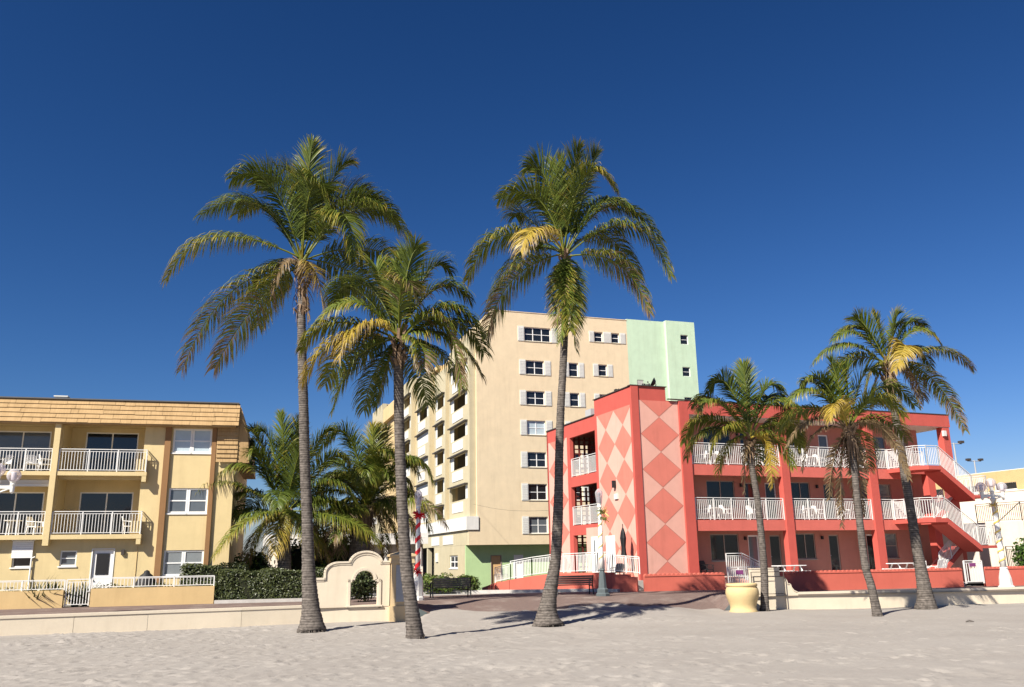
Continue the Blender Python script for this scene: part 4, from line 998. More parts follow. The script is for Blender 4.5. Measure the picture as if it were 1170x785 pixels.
C_(LB,(-4.75,.6,3.15),1.6,'white plastic chair at the right end of the middle balcony of the yellow building')
for z,fl in ((3.63,'middle'),(6.72,'top')):
    for bay,x0,ws in (('first',3.7,'nearest the diamond mural'),('second',10.25,'between the two columns')):
        if fl=='top' and bay=='second': xs3=(1.6,2.3,3.0)
        else: xs3=(1.0,1.75,2.5)
        C_(PB,(x0+xs3[0],.75,z),-1.5,f'left white chair on the {fl} gallery bay {ws}')
        T_(PB,(x0+xs3[1],.85,z),f'white round table on the {fl} gallery bay {ws}')
        C_(PB,(x0+xs3[2],.72,z),1.5,f'right white chair at the table on the {fl} gallery bay {ws}')
        C_(PB,(x0+4.3,.6,z),.3,f'white chair standing alone by the doors on the {fl} gallery bay {ws}')
    C_(PB,(17.6,.7,z),.2,f'white chair on the {fl} gallery near the stairs')
BC=plastic_chair('black plastic chair on the ground floor beside the diamond mural','dark chairs at the motel',m='black'); BC.location=on(PB,(4.3,.2,.56)); BC.rotation_euler=(0,0,radians(40))
B2=plastic_chair('','dark chairs at the motel',m='black'); B2['label']='black chair behind the white ramp fence at the tower corner'; B2.location=on(PB,(-.9,.9,.5)); B2.rotation_euler=(0,0,radians(200))
MB().box(0,.01,0,.01,0,.01) 
tp_=thing('terrace','raised pink terrace in front of the diamond mural doors','terrace',PB.location,PB.rotation_euler[2])
MB().box(-1.75,-.02,-.3,11,-.3,.49).build('terrace_slab','concrete',tp_)
tq_=thing('terrace','concrete terrace behind the long scalloped red wall','terrace',PB.location,PB.rotation_euler[2])
MB().prism([(3.7,-.27),(22.0,-.27),(17.6,-4.8),(6.3,-2.2),(4.6,-1.4)],lambda a,b,d:(a,b,d),-.2,.04).build('terrace_slab','concrete',tq_)
def picnic(label, loc, rz):
    t=thing('picnic_table',label,'picnic table',loc,rz,'white picnic tables behind the red wall')
    s=MB()
    for i in range(5): s.box(-.9,.9,-.38+.155*i,-.24+.155*i,.72,.76)
    s.build('tabletop','plastic',t)
    for y in (-.72,.58): MB().box(-.9,.9,y,y+.14,.42,.46).build('seat','plastic',t)
    for x in (-.6,.6):
        l_=MB(); l_.bar((x,-.62,0),(x,-.2,.719),.07,.04,(1,0,0)); l_.bar((x,.62,0),(x,.2,.719),.07,.04,(1,0,0)); l_.bar((x+.05,-.7,.38),(x+.05,.7,.38),.04,.08); l_.build('leg','plastic',t)
    return t
pk=picnic('white picnic table behind the scroll wall end, left of the first column',on(PB,(8.6,-1.35,.35)),radians(24))
p2=copy_tree(pk); p2.location=on(PB,(15.9,-2.2,.35)); p2['label']='white picnic table behind the red wall by the second column'
# adirondack style loungers
def lounger(label, loc, rz):
    t=thing('garden_chair',label,'chair',loc,rz,'white slatted garden chairs behind the red wall')
    s=MB()
    for i in range(5): s.box(-.28,.28,-.4+.15*i,-.27+.15*i,.3-.02*i,.33-.02*i)
    s.build('seat','plastic',t)
    b=MB()
    for i in range(5): b.bar((-.24+.12*i,.34,.24),(-.28+.14*i,.72,.98-.04*abs(i-2)),.1,.025,(0,1,0))
    b.build('backrest','plastic',t)
    for x in (-.34,.34): MB().box(x-.06,x+.06,-.45,.5,.52,.55).box(x-.02,x+.02,-.42,-.34,0,.519).box(x-.02,x+.02,.36,.42,0,.519).build('armrest','plastic',t)
    return t
l1=lounger('white slatted garden chair below the ground floor window left of the leaning palm trunk',on(PB,(18.4,-2.2,.35)),radians(190))
l2=copy_tree(l1); l2.location=on(PB,(17.4,-2.1,.3)); l2.rotation_euler=(0,0,radians(150)); l2['label']='white slatted garden chair next to the picnic table by the second column'
# closed parasol at the tower corner
pa=thing('closed_parasol','closed dark parasol standing at the corner of the diamond walls','parasol',on(PB,(-.75,.35,.49)),0)
MB().tube([(0,0,.0),(0,0,2.95)],.025,8).lathe([(.24,0),(.24,.05),(.05,.1)],n=12).build('pole','dkmetal',pa)
c=MB(); n=14
rings=[(.03,2.75),(.1,2.5),(.14,2.2),(.1,1.75),(.11,1.5),(.14,1.25)]
c.add([((r*(1+.25*(k%2)))*cos(2*pi*k/n),(r*(1+.25*(k%2)))*sin(2*pi*k/n),z) for r,z in rings for k in range(n)],[(i*n+k,i*n+(k+1)%n,(i+1)*n+(k+1)%n,(i+1)*n+k) for i in range(len(rings)-1) for k in range(n)]); c.build('canopy','cover',pa)

# ------------------------------------------------------------------ buildings and poles further off
WB=thing('white_building','long white building with an ochre upper storey behind the stairs on the right','building',on(PB,(32,0,0)),radians(21.05))
wb=MB(); wall(wb,ax('y',0),-14,34,-.5,5.78,.3); wb.box(.3,14,-14,-13.7,-.5,5.78); wb.box(.3,14,33.7,34,-.5,5.78); wb.box(-.04,14,-14.02,34.02,5.781,5.86); wb.build('wall','warmwhite',WB)
ub=MB(); hs5=[(-3.2+3.3*i,-1.4+3.3*i,5.98,6.5) for i in range(9)]
wall(ub,ax('y',.9),-13,33,5.861,7.35,.25,hs5); ub.build('upper_wall','ochre',WB)
MB().box(1.6,1.7,-13,33,5.87,7.3).box(.9,13,-13.2,33.2,7.351,7.4).build('roof','offwhite',WB)
for h in hs5: window(WB,ax('y',.9),*h,nv=0,nh=0,fw_=.04,q=.05,sill=True)
an=thing('annexe','low white annexe with a black railed roof behind the stairs','building',on(PB,(29.2,0,0)),radians(21.05))
MB().box(0,2.78,.4,9,-.4,3.62).build('wall','warmwhite',an)
r=rail(MB(),(.1,.5,3.62),(.1,4.0,3.62),1.25,sp=.14,w=.025,post=1.75,pw=.05); rail(r,(.1,.5,3.62),(2.7,.5,3.62),1.25,sp=.14,w=.025,post=1.3); r.bar((.1,2.2,3.7),(.1,.55,4.8),.04); r.build('railing','dkmetal',an)
bf=thing('black_fence','black metal fence behind the red wall, below the annexe','fence',on(PB,(25.6,-1.0,0)),radians(21.05))
r=rail(MB(),(0,0,.2),(3.4,0,.2),1.75,sp=.14,w=.025,post=1.7); r.bar((1.75,0,.35),(3.35,0,1.85),.04); r.build('fence_panel','dkmetal',bf)
def light_pole(label, px, py, Y, h):
    p=at(px,py,Y); t=thing('light_pole',label,'light pole',(p.x,p.y,-.5),.2,'tall light poles beyond the motel')
    H=p.z+.5; MB().tube([(0,0,0),(0,0,H)],[.13,.08],8).build('pole','grey',t)
    a=MB().tube([(-1.0,0,H-.1),(1.0,0,H-.1)],.05,6); a.build('crossarm','grey',t)
    for x in (-.9,.9): MB().box(x-.24,x+.24,-.3,.16,H-.05,H+.22).build('lamp_head','dkmetal',t)
    return t
light_pole('tall twin headed light pole just right of the motel roof column',1089.5,506,95,20); light_pole('shorter looking twin headed light pole farther right of the motel roof',1113,526,110,16)
# pale house behind the garden palms
ph_=thing('pale_house','pale two storey house with columns glimpsed behind the garden palms','building',(-14.5,66,0),radians(10))
w3=MB(); wall(w3,X_,-4,7.5,-1,3.4,.25,[(1.1,1.75,.3,2.6),(4.0,5.2,.9,2.3),(-2.5,-1.2,.9,2.3)]); w3.box(-4,7.5,.25,8,3.2,3.4); w3.box(7.25,7.5,.25,8,-1,3.2); w3.box(-4,-3.75,.25,8,-1,3.2)
w3.build('wall','warmwhite',ph_)
MB().box(-4.3,7.8,-1.2,.2,3.41,3.7).box(-4.3,7.8,-1.25,-1.1,2.9,3.4).build('roof','offwhite',ph_)
cc=MB()
for x in (-3,-.5,2,4.5,7): cc.box(x,x+.3,-1.1,-.8,-1,2.89)
cc.build('column','offwhite',ph_)
window(ph_,X_,4.0,5.2,.9,2.3); window(ph_,X_,-2.5,-1.2,.9,2.3); MB().box(1.1,1.75,.1,.15,.3,2.6).build('door','shade',ph_)
cbl=thing('overhead_cable','thin black cable strung across the peach hotel wall','cable',(0,0,0))
a_,b_=at(541,576,71.7),at(629,583,58.6); MB().tube([a_+(b_-a_)*(i/12)-V((0,0,.25*sin(pi*i/12))) for i in range(13)],.008,5).build('wire','black',cbl)

# ------------------------------------------------------------------ palms
def frond(mb, P0, P1, P2, Lm, tint, r, n=None, droop=.4, dead=False, width=.043):
    P0,P1,P2=V(P0),V(P1),V(P2)
    L0=(P2-P0).length; SG=V((0,0,-.14*L0)); P2=P2-SG*.8; P1=P1-SG*.1
    B=lambda t:P0*(1-t)**2+P1*2*t*(1-t)+P2*t*t+SG*t**4
    D=lambda t:((P1-P0)*(1-t)+(P2-P1)*t)*2+SG*4*t**3
    L=sum((B((i+1)/12)-B(i/12)).length for i in range(12))
    if n is None: n=int(min(150,max(56,L*31)))
    hue=r.uniform(0,.09) if tint[0]<.2 else 0; tb,tt=tint[0]+hue,tint[1]+hue  # base tint / tip tint
    # rachis
    N=13; o=len(mb.v)
    pts=[B(i/(N-1)) for i in range(N)]
    mb.tube(pts,[.034*(1-.82*(i/(N-1)))+.004 for i in range(N)],5,cap=False)
    mb.t+= [(.24 if tb<.3 else min(.8,tb+.1)) for _ in range(len(mb.v)-o)]
    side0=None; roll=r.uniform(-.5,.5); mode='d' if tb>.6 else ('b' if tt>.7 else 'g')
    for i in range(n):
        t=.13+.87*(i+r.random()*.6)/n
        if t>.995: t=.995
        p=B(t); T=D(t).normalized()
        up=V((0,0,1)); S=T.cross(up)
        if S.length<.25:
            S=S+(side0 if side0 else V((1,0,0)))*.3
        S.normalize()
        if side0 and S.dot(side0)<0: S=-S
        side0=S; Nn=S.cross(T).normalized()
        if Nn.z<0 : Nn=-Nn
        prof=(min(1,(t-.02)/.3))**.7*(1-max(0,(t-.58)/.42)**1.7*.62)
        for s in (-1,1):
            if r.random()<(.25 if dead else .05): continue
            ln=Lm*1.34*prof*(r.uniform(.8,1.12) if r.random()<.94 else r.uniform(.3,.7))*(.58 if mode=='d' else (.75 if droop<.35 else 1))
            A=radians(80-42*t*t-30*max(0,T.z)+r.uniform(-8,8))
            Sr=S*cos(roll)+Nn*sin(roll); Nr=Nn*cos(roll)-S*sin(roll)
            d=(Sr*s*sin(A)+T*cos(A)+Nr*(.2+r.uniform(-.16,.16))).normalized()
            w=width*(.75+.5*r.random())
            q=p.copy(); vs=[]; seg=4
            g=droop*(.7+.6*r.random())*(1-.72*max(0,T.z)**.8)
            if mode=='g': ti=tb+(tt-tb)*t+r.gauss(0,.04)
            elif mode=='b': ti=r.uniform(.74,.98) if r.random()<(.04+.75*t**2.2) else tb+r.uniform(-.03,.12)
            else: ti=r.uniform(.7,1.0)
            tipt=(.0 if ti>.6 else (.6 if r.random()<.14 else .2))
            wd=d.cross(Nr).normalized()
            tw=r.uniform(-.5,.5)
            wd=(wd*cos(tw)+Nr*sin(tw)).normalized()
            for k in range(seg+1):
                ww=w*(.5,1,.9,.6,.05)[k]*.5
                vs+= [q-wd*ww,q+wd*ww]
                if k<seg:
                    q=q+d*(ln/seg); d=(d+V((0,0,-1))*g*(.5+.28*k)).normalized()
            o=len(mb.v); mb.v+=[tuple(v) for v in vs]
            for k in range(seg): mb.f.append((o+2*k,o+2*k+1,o+2*k+3,o+2*k+2)); mb.m.append(0)
            for k in range(seg+1):
                mb.t+= [max(0,min(1,ti+tipt*(k/seg)**3))]*2
TG=(.01,.1); TY=(.26,.48); TYY=(.4,.52); TB_=(.08,.8); TBB=(.8,.98); TM=(.05,.2)
def palm(name_label, base, trunk_px, widths, depth_base, crown_px, crownY, specs, fillers, Lm, seed, pxm=None, boots=True, group='palm trees on the beach', droop=.72, roots=False, skirt=.6):
    """trunk_px: pixel centre line of the trunk as surveyed, placed at depth between base and crown"""
    r=random.Random(seed)
    t=thing('palm_tree',name_label,'palm tree',base,0,group)
    O=V(base)
    crown=at(*crown_px,crownY)-O
    pts=[];rad=[]
    for i,((x,y),w) in enumerate(zip(trunk_px,widths)):
        f=i/(len(trunk_px)-1); Y=depth_base+(crownY-depth_base)*f
        p=at(x,y,Y)-O; pts.append(p); rad.append(w*.5*Y/FPX*.91)
    pts[0].z=min(pts[0].z,-.0)
    # resample smoothly (Catmull-Rom) with leaf-scar rings
    P=[pts[0]*2-pts[1]]+pts+[pts[-1]*2-pts[-2]]; R_=[rad[0]]+rad+[rad[-1]]
    path=[];rr=[]
    for i in range(1,len(P)-2):
        nseg=max(2,int((P[i+1]-P[i]).length/.055))
        for k in range(nseg):
            u=k/nseg
            f=lambda a,b,c,d:.5*((2*b)+(c-a)*u+(2*a-5*b+4*c-d)*u*u+(3*b-a-3*c+d)*u**3)
            path.append(f(P[i-1],P[i],P[i+1],P[i+2])); rr.append(f(R_[i-1],R_[i],R_[i+1],R_[i+2]))
    path.append(pts[-1]); rr.append(rad[-1])
    path.append(crown*.5+pts[-1]*.5); rr.append(rad[-1]*.9)
    acc=0
    for i in range(len(rr)):
        ring=1+.075*((i*.37+.3*sin(i*.21))%1-.5)+r.uniform(-.015,.015)
        rr[i]*=ring
    tr=MB().tube(path,rr,18)
    me_pts=tr.v
    for j in range(len(me_pts)):
        x,y,z=me_pts[j]; k=1+0*z
        if z<.75:
            a=atan2(y-path[0].y,x-path[0].x); s=((1-z/.75)**2 if z>0 else 1)*(.2 if roots else .03)
            me_pts[j]=(x+cos(a)*s*rad[0]*(1+.4*sin(a*7+2)),y+sin(a)*s*rad[0]*(1+.4*sin(a*7+2)),z)
    # skirt below ground
    z0=-.45; tr.tube([path[0]+V((0,0,z0)),path[0]+V((0,0,.02))],[rr[0]*1.05,rr[0]*1.02],18)
    tr.build('trunk','bark',t,smooth=True)
    # roots at the foot
    ro=MB()
    for k in range(130 if roots else 50):
        a=r.uniform(0,2*pi); q=r.uniform(.97,1.06)*rad[0]; e=rad[0]*(r.uniform(1.02,1.28) if roots else r.uniform(1.02,1.1)); c0=path[0]; hh=r.uniform(.0,.16) if roots else r.uniform(.0,.12)
        ro.tube([c0+V((cos(a)*q,sin(a)*q,hh)),c0+V((cos(a+.05)*(q*.6+e*.4),sin(a+.05)*(q*.6+e*.4),hh*.4)),c0+V((cos(a+.1)*e,sin(a+.1)*e,-.12))],[.014,.016,.012],4)
    ro.build('root_skirt','bark',t,smooth=True)
    k_=crownY/FPX
    def loc3(dx,dy,dz): return crown+ (cR*dx-cU*dy)*k_*1.0 + V((0,dz,0))
    for (mx,my,tx,ty,dz,ti,*op) in specs:
        mb=MB(); mb.t=[]
        P2=loc3(tx,ty,dz); Mid=loc3(mx,my,dz*.5)
        P0=crown+V((r.uniform(-.08,.08),r.uniform(-.08,.08),r.uniform(-.15,.1)))
        P1=Mid*2-(P0+P2)*.5
        dr=op[0] if op else droop
        frond(mb,P0,P1,P2,Lm*r.uniform(.92,1.08),ti,r,droop=dr,dead=ti[0]>.6)
        mb.build('frond','palm',t)
    for j in range(fillers):
        a=2*pi*(j+r.random()*.7)/fillers; el=r.uniform(-.25,1.0); L=Lm*r.uniform(4.2,5.2)
        h=V((cos(a)*.55,sin(a),0)).normalized() 
        P0=crown.copy(); P2=crown+h*L*(.62 if el>.5 else .78)*cos(el*.7)+V((0,0,L*(.75*sin(el)-.28)))
        P1=crown+h*L*.42+V((0,0,L*(.55*sin(el)+.12)))
        mb=MB(); mb.t=[]; frond(mb,P0,P1,P2,Lm,(TG,TM,TB_)[0 if el>.1 else r.randint(1,2)],r,droop=droop); mb.build('frond','palm',t)
    if boots:
        bm=MB(); ax_=(crown-pts[-1]).normalized(); R=rad[-1]
        for j in range(34):
            a=r.uniform(0,2*pi); f=r.uniform(0,1); c0=pts[-1]*(1-f)+crown*f; d=V((cos(a),sin(a),0))
            bm.bar(c0+d*R*.7,c0+d*(R*.9+r.uniform(.05,.22))+V((0,0,r.uniform(.1,.45))),.1,.035,(0.3,.2,1))
        for j in range(int(60*skirt)):
            a=r.uniform(0,2*pi); f=r.uniform(.1,1); c0=pts[-1]*(1-f)+crown*f; d=V((cos(a),sin(a),0)); p=c0+d*R*1.0
            l=r.uniform(.25,.9)*skirt; q=p+d*r.uniform(.03,.2)+V((0,0,-l*.4)); e=q+d*r.uniform(-.05,.1)+V((0,0,-l*.7))
            w=d.cross(V((0,0,1)))*r.uniform(.012,.04); bm.add([p-w,p+w,q+w,q-w,e+w*.3,e-w*.3],[(0,1,2,3),(3,2,4,5)])
        bm.build('dry_husk','fibre',t)
        yb=MB(); yb.t=[]
        for j in range(7):
            a=r.uniform(0,2*pi); d=V((cos(a),sin(a),0)); o=len(yb.v); yb.tube([crown+d*.06,crown+d*.2+V((0,0,.35)),crown+d*.38+V((0,0,.62))],[.03,.022,.01],5); yb.t+=[.42]*(len(yb.v)-o)
        yb.build('flower_stalk','palm',t)
    return t
def gbase(px,py,z=-.56):
    d=fw+cR*((px-585)/FPX)-cU*((py-392.5)/FPX); k=(z-CAMH)/d.z; p=V((0,0,CAMH))+d*k; return p
def beach_base(px,py):
    p=gbase(px,py)
    for _ in range(4): p=gbase(px,py,sand_z(p.x,p.y))
    return p
# 1: tall palm left
b=beach_base(356,722)
palm('tallest left palm with a straight grey trunk beside the arched gate wall',b,
 [(356.5,722),(356,708),(354.8,690),(352.5,650),(351,593),(348.5,535),(347,470),(345,400),(344.5,362)],[29,25.5,20.6,16.2,13.6,12.8,12.4,11.3,10.8],b.y,(345,298),b.y+.6,
 [(-95,-22,-157,24,-.6,TM),(-53,-66,-126,-64,.4,TG),(-20,-88,-63,-108,.8,TG),(4,-80,10,-147,.3,TG),(26,-84,53,-133,.8,TG),(15,-80,40,-46,-.9,TM),
  (70,-62,133,-27,.2,TG),(51,-42,72,14,-1.9,TM),(-81,42,-140,130,-.4,TB_),(-46,58,-93,134,-1.2,TB_),(8,22,14,78,-.9,TBB),(18,18,30,60,-.7,(.5,.9)),
  (62,14,100,62,1.6,TG),(-50,-68,-95,-82,1.8,TG),(36,-82,78,-100,2.0,TG),(-8,-80,-30,-130,1.2,TG),(-32,-80,-78,-95,-.6,TG),(58,-74,112,-66,1.2,TG),(-40,5,-70,60,1.9,TM),(80,-20,128,20,1.8,TG),(-18,8,-28,46,-.8,TBB)],
 0,.98,11,skirt=.9,roots=True)
# 2: middle palm
b=beach_base(474,729)
palm('middle palm with yellowing lower fronds, its trunk curving past the gate pillar',b,
 [(474.5,730),(472.5,712),(469.4,688),(464.4,650),(460.4,593),(457.8,535),(456,480),(455.5,440),(455,420)],[21.5,19,16.2,15.2,14.1,13.3,12.8,12.8,12.8],b.y,(454.6,386),b.y-.4,
 [(-45,-36,-89,-15,-.6,TM),(-52,-60,-82,-52,.8,TG),(-69,-14,-112,14,-.3,TM),(-36,-6,-58,34,-1.5,TYY),(-63,8,-104,56,-.9,TY),(-42,30,-65,90,-1.4,TG),(-13,40,-22,82,-.6,TG),
  (28,15,36,44,-1.3,TB_),(50,-16,78,61,-.8,TB_),(54,-2,99,40,.4,TB_),(54,-36,98,-12,.3,TG),(43,-58,84,-54,.6,TG),(32,-74,61,-88,.6,TG),(9,-68,21,-110,.2,TG),(-3,-62,4,-106,.6,TG),(-22,-66,-32,-98,1.0,TG),
  (9,-52,29,-30,-1.6,TB_),(-58,14,-95,44,1.2,TM),(20,30,30,70,1.0,TG),(40,8,70,46,1.5,TG),(-28,38,-45,78,.8,TG),(-30,-58,-62,-76,1.3,TG),(60,-24,100,4,1.4,TG)],
 0,.8,12,droop=.75)
# 3: leaning tall palm
b=beach_base(625,715)
palm('tall palm with a leaning trunk and swollen foot, centre of the picture',b,
 [(626,716),(625,706),(626.5,690),(630.5,665),(634.8,640),(637.3,594),(638.3,560),(638.8,525),(640.5,472),(643,426),(645,380),(645.3,330)],[33,26.5,20,15.5,13.3,12.7,11.2,10.6,10,9.6,9.5,9.5],b.y,(645.5,290),b.y+.5,
 [(8,-78,18,-133,.3,TG),(-4,-72,-5,-126,.9,TG),(25,-80,39,-131,.6,TG),(-18,-80,-45,-112,.3,TG),(-32,-64,-80,-70,.1,TG),(23,-86,60,-70,-.7,TM),(56,-56,117,-20,.1,TG),(74,-28,124,30,-.7,TM),
  (60,18,98,76,-.9,TB_),(-72,-18,-117,32,-.4,TM),(-32,-18,-54,14,-1.8,TYY),(-59,33,-95,102,-.5,TB_),(4,55,10,124,-1.5,TG,.3),(-4,50,-7,114,-1.5,TG,.3),(1,48,3,104,-1.7,TM,.3),(6,40,14,90,-1.3,TG,.3),(-6,42,-12,92,-1.2,TB_,.3),
  (-44,-50,-60,-66,1.6,TG),(40,-66,86,-72,1.6,TG),(48,-30,96,8,1.8,TG),(-48,-8,-92,40,1.6,TG),(-14,-66,-24,-100,1.8,TG),],
 0,.92,13,droop=.75,skirt=.5,roots=True)
# 4: small palm in front of the motel, at the scroll wall
b=beach_base(873.5,698)
palm('slender palm beside the big yellow pot, one yellow frond hanging',b,
 [(873.8,698),(873.6,680),(873.2,654),(869.8,611),(865.6,572),(861,545),(857.5,522)],[10.5,9.3,8.8,8.2,7.8,7.5,7.5],b.y,(857,500),b.y,
 [(-3,-46,-6,-85,.3,TG),(2,-48,5,-84,.7,TG),(-25,-60,-47,-54,.3,TG),(-39,-38,-62,-28,-.5,TG),(-50,-20,-74,3,.3,TM),(-30,-8,-50,22,-.9,TM),(20,-56,43,-42,.2,TG),(31,-40,62,-20,-.3,TG),
  (36,-13,62,9,.4,TM),(15,8,19,58,-.8,TYY,.3),(-7,22,-10,62,-.5,TBB),(-20,6,-32,38,.7,TM),(-34,-42,-60,-45,1.2,TG),(24,-46,55,-34,1.3,TG),(40,-24,70,4,1.2,TG),(10,16,14,48,.9,TG),(-44,-10,-66,18,1.3,TG),(24,2,44,34,-.6,TM)],
 0,.7,14,skirt=.5)
# 5: thin palm with dead fronds hanging
b=beach_base(1003,704)
palm('thin leaning palm with dry brown fronds hanging down its trunk',b,
 [(1003,705),(1000,690),(995,668),(988,642),(980,575),(976,535),(971.5,503)],[12,10.3,9.5,9,8.3,8,8],b.y,(969,489),b.y,
 [(-9,-48,-17,-80,.3,TG),(3,-46,2,-76,.6,TG),(17,-53,38,-71,.4,TG),(-28,-52,-53,-45,.2,TG),(-38,-38,-75,-27,-.5,TM),(-40,-8,-73,27,.2,(.7,.95)),(-20,-22,-36,-4,-1.4,TYY),(36,-44,73,-27,-.2,TG),(26,-30,53,-10,-.9,TM),
  (36,-9,70,12,.1,TB_),(-9,45,-10,112,-.3,TBB,.2),(9,40,13,98,-.35,TBB,.2),(-15,30,-23,80,-.1,TBB,.2),(36,4,62,58,-.6,TBB),(-32,4,-48,46,.5,TBB),(-24,-44,-44,-60,.9,TG),(28,-30,58,-36,1.0,TG),(-40,-22,-72,-2,1.0,TG),(20,10,34,44,.8,TB_),(5,40,3,90,-.4,TBB,.2)],
 0,.65,15,skirt=1.2)
# 6: palm with thick foot on the right
b=beach_base(1058,696)
palm('right hand palm with a thick foot, its trunk leaning left',b,
 [(1058.5,697),(1057.5,682),(1053,655),(1047.5,625.6),(1039.5,576),(1034,545),(1028,503),(1021,465),(1017,445)],[22.5,18.5,14.3,12.2,10.4,9.9,9.4,9,8.8],b.y,(1013.5,416),b.y+.3,
 [(-18,-36,-34,-58,.3,TG),(-4,-36,-6,-60,.7,TG),(8,-38,14,-60,.1,TG),(23,-43,48,-48,.3,TG),(28,-36,56,-22,-.5,TM),(-30,-33,-60,-32,.3,TG),(-42,-22,-82,-6,.4,TM),(12,-16,-10,16,-1.6,TYY),(54,-15,98,5,-.2,TB_),
  (46,16,88,75,-.2,TB_),(-18,8,-30,42,-.4,TB_),(18,10,32,52,-.6,TBB),(-20,-40,-46,-46,1.0,TG),(16,-42,34,-56,1.0,TG),(36,-22,66,-4,1.2,TG),(-38,-8,-62,24,1.0,TM),(30,4,54,36,.9,TB_),(4,18,6,60,-.5,TBB),(-10,18,-16,58,.3,TBB)],
 0,.7,16,skirt=.9,roots=True)
# garden palms behind the hedge
b=at(325,652,44.0); b.z=0
palm('short bushy garden palm behind the clipped hedge, left of the tall trunk',b,
 [(325,655),(325,640),(325,620),(325.5,600)],[17,16,14,12],44.0,(325.6,584),44.0,
 [(-1,-58,-6,-110,.2,TG),(8,-58,14,-105,.6,TG),(-14,-64,-29,-93,.3,TG),(-26,-66,-44,-94,.6,TG),(-32,-55,-57,-78,1.0,TG),(-42,-50,-84,-22,-.4,TM),(-64,-28,-103,-2,-.6,TM),(-67,8,-120,34,-.4,TM),(-3,16,-4,48,-1.4,TY),(-14,8,-26,42,-1.2,TM),
  (28,-62,50,-95,.5,TG),(40,-50,70,-62,.2,TG),(46,-30,82,-10,-.2,TG),(62,10,110,36,-.6,TM),(-30,22,-46,56,.6,TB_),(20,14,34,50,.8,TB_),(50,-10,84,30,1.0,TG),(-50,-20,-84,20,1.0,TG),(12,-40,22,-70,-.8,TG),(30,22,54,60,-.5,TB_),(-22,-50,-34,-64,-.7,TG)],
 7,.9,17,group='palm trees in the garden',droop=.8,skirt=1.2)
b=at(414,655,47.0); b.z=0
palm('dense garden palm with dark drooping fronds above the arched gate wall',b,
 [(411,655),(411,630),(413,605),(416,592)],[26,26,24,20],47.0,(419,578),47.0,
 [(6,-50,6,-90,.2,TM),(13,-52,20,-88,.6,TG),(-22,-78,-56,-58,-.3,TM),(-24,-34,-60,-8,-1.0,TM),(17,-56,40,-38,-.8,TM),(26,-55,58,-36,.2,TM),(44,-50,75,-28,-.3,TG),(50,-6,90,20,-.5,TB_),(-40,6,-64,40,-.3,TB_),(-20,16,-26,56,-.6,TB_),(24,14,38,50,-.5,TB_),(4,20,6,62,-.8,TBB),
  (-36,-30,-66,10,.8,TG),(40,-20,70,26,.8,TG),(-12,-52,-22,-76,.8,TG),(-46,-14,-76,28,-.2,TB_),(34,8,58,42,.3,TB_),(-8,18,-14,58,.2,TB_),(14,18,20,56,.2,TB_),(30,-40,60,-50,1.0,TG),(-30,-46,-60,-40,1.2,TG),(-30,12,-46,50,.6,TB_),(-14,10,-34,52,-.7,TBB),(18,12,44,58,-.7,TBB),(-4,20,-4,66,.3,TBB),(30,0,62,36,-.8,TB_),(-24,-4,-56,30,-.9,TB_)],
 10,.92,18,group='palm trees in the garden',droop=.9,skirt=2.0)

# ------------------------------------------------------------------ hedges and shrubs
def leaves(mb, pts, size, r, tbase=.1, tv=.1):
    for p,nrm in pts:
        d=(V(nrm)+V((r.gauss(0,.6),r.gauss(0,.6),r.gauss(0,.6)))).normalized()
        a=d.cross(V((r.gauss(0,1),r.gauss(0,1),r.gauss(0,1)))).normalized(); b_=d.cross(a)
        s=size*r.uniform(.6,1.3); p=V(p); o=len(mb.v)
        mb.v+=[tuple(p-a*s),tuple(p+b_*s*.45+d*s*.12),tuple(p+a*s),tuple(p-b_*s*.45+d*s*.12)]
        mb.f.append((o,o+1,o+2,o+3)); mb.m.append(0); ti=max(0,min(1,r.gauss(tbase,tv))); mb.t+=[ti]*4
def hedge_box(label, loc, rz, lx, ly, lz, n, seed, z0=.1, cat='hedge', tb=.06):
    r=random.Random(seed); t=thing('hedge',label,cat,loc,rz); mb=MB(); mb.t=[]; P=[]; tb=tb+.1
    wob=lambda x,y,z: .07*sin(3.1*x+1.3*z)+.05*sin(7*x+2*y+5*z)
    A=[('f',lx*lz),('k',lx*lz*.3),('t',lx*ly),('l',ly*lz),('r',ly*lz)]; tot=sum(a for _,a in A)
    for f,a in A:
        for _ in range(int(n*a/tot)):
            x,y,z=r.uniform(0,lx),r.uniform(0,ly),r.uniform(0,lz); w=wob(x,y,z)-abs(r.gauss(0,.06))
            if f=='f': p,nn=(x,-w,z),(0,-1,.35)
            elif f=='k': p,nn=(x,ly+w,z),(0,1,.3)
            elif f=='t': p,nn=(x,y,lz+w),(0,-.2,1)
            elif f=='l': p,nn=(-w,y,z),(-1,0,.3)
            else: p,nn=(lx+w,y,z),(1,0,.3)
            P.append(((p[0],p[1],p[2]+z0),nn))
    leaves(mb,P,.062,r,tb,.09); mb.build('foliage','hedge',t)
    MB().box(.1,lx-.1,.1,ly-.1,.0,z0+lz-.1).build('branches','core',t); return t
hedge_box('long clipped dark green hedge behind the low sea wall',on(RW,(-.15,.05,0)),radians(11),5.6,1.0,1.25,11000,21,z0=.12)
hedge_box('shorter clipped hedge rising behind the front hedge, beside the yellow building',on(LB,(-2.0,-1.2,0)),radians(14.5),2.9,.9,1.55,4500,22,z0=.1)
kbh=thing('kerb','pale stone kerb along the foot of the front hedge','kerb',on(RW,(-.25,-.14,0)),radians(11)); MB().box(0,5.9,-.1,.12,-.1,.14).build('kerb_stones','stone',kbh)
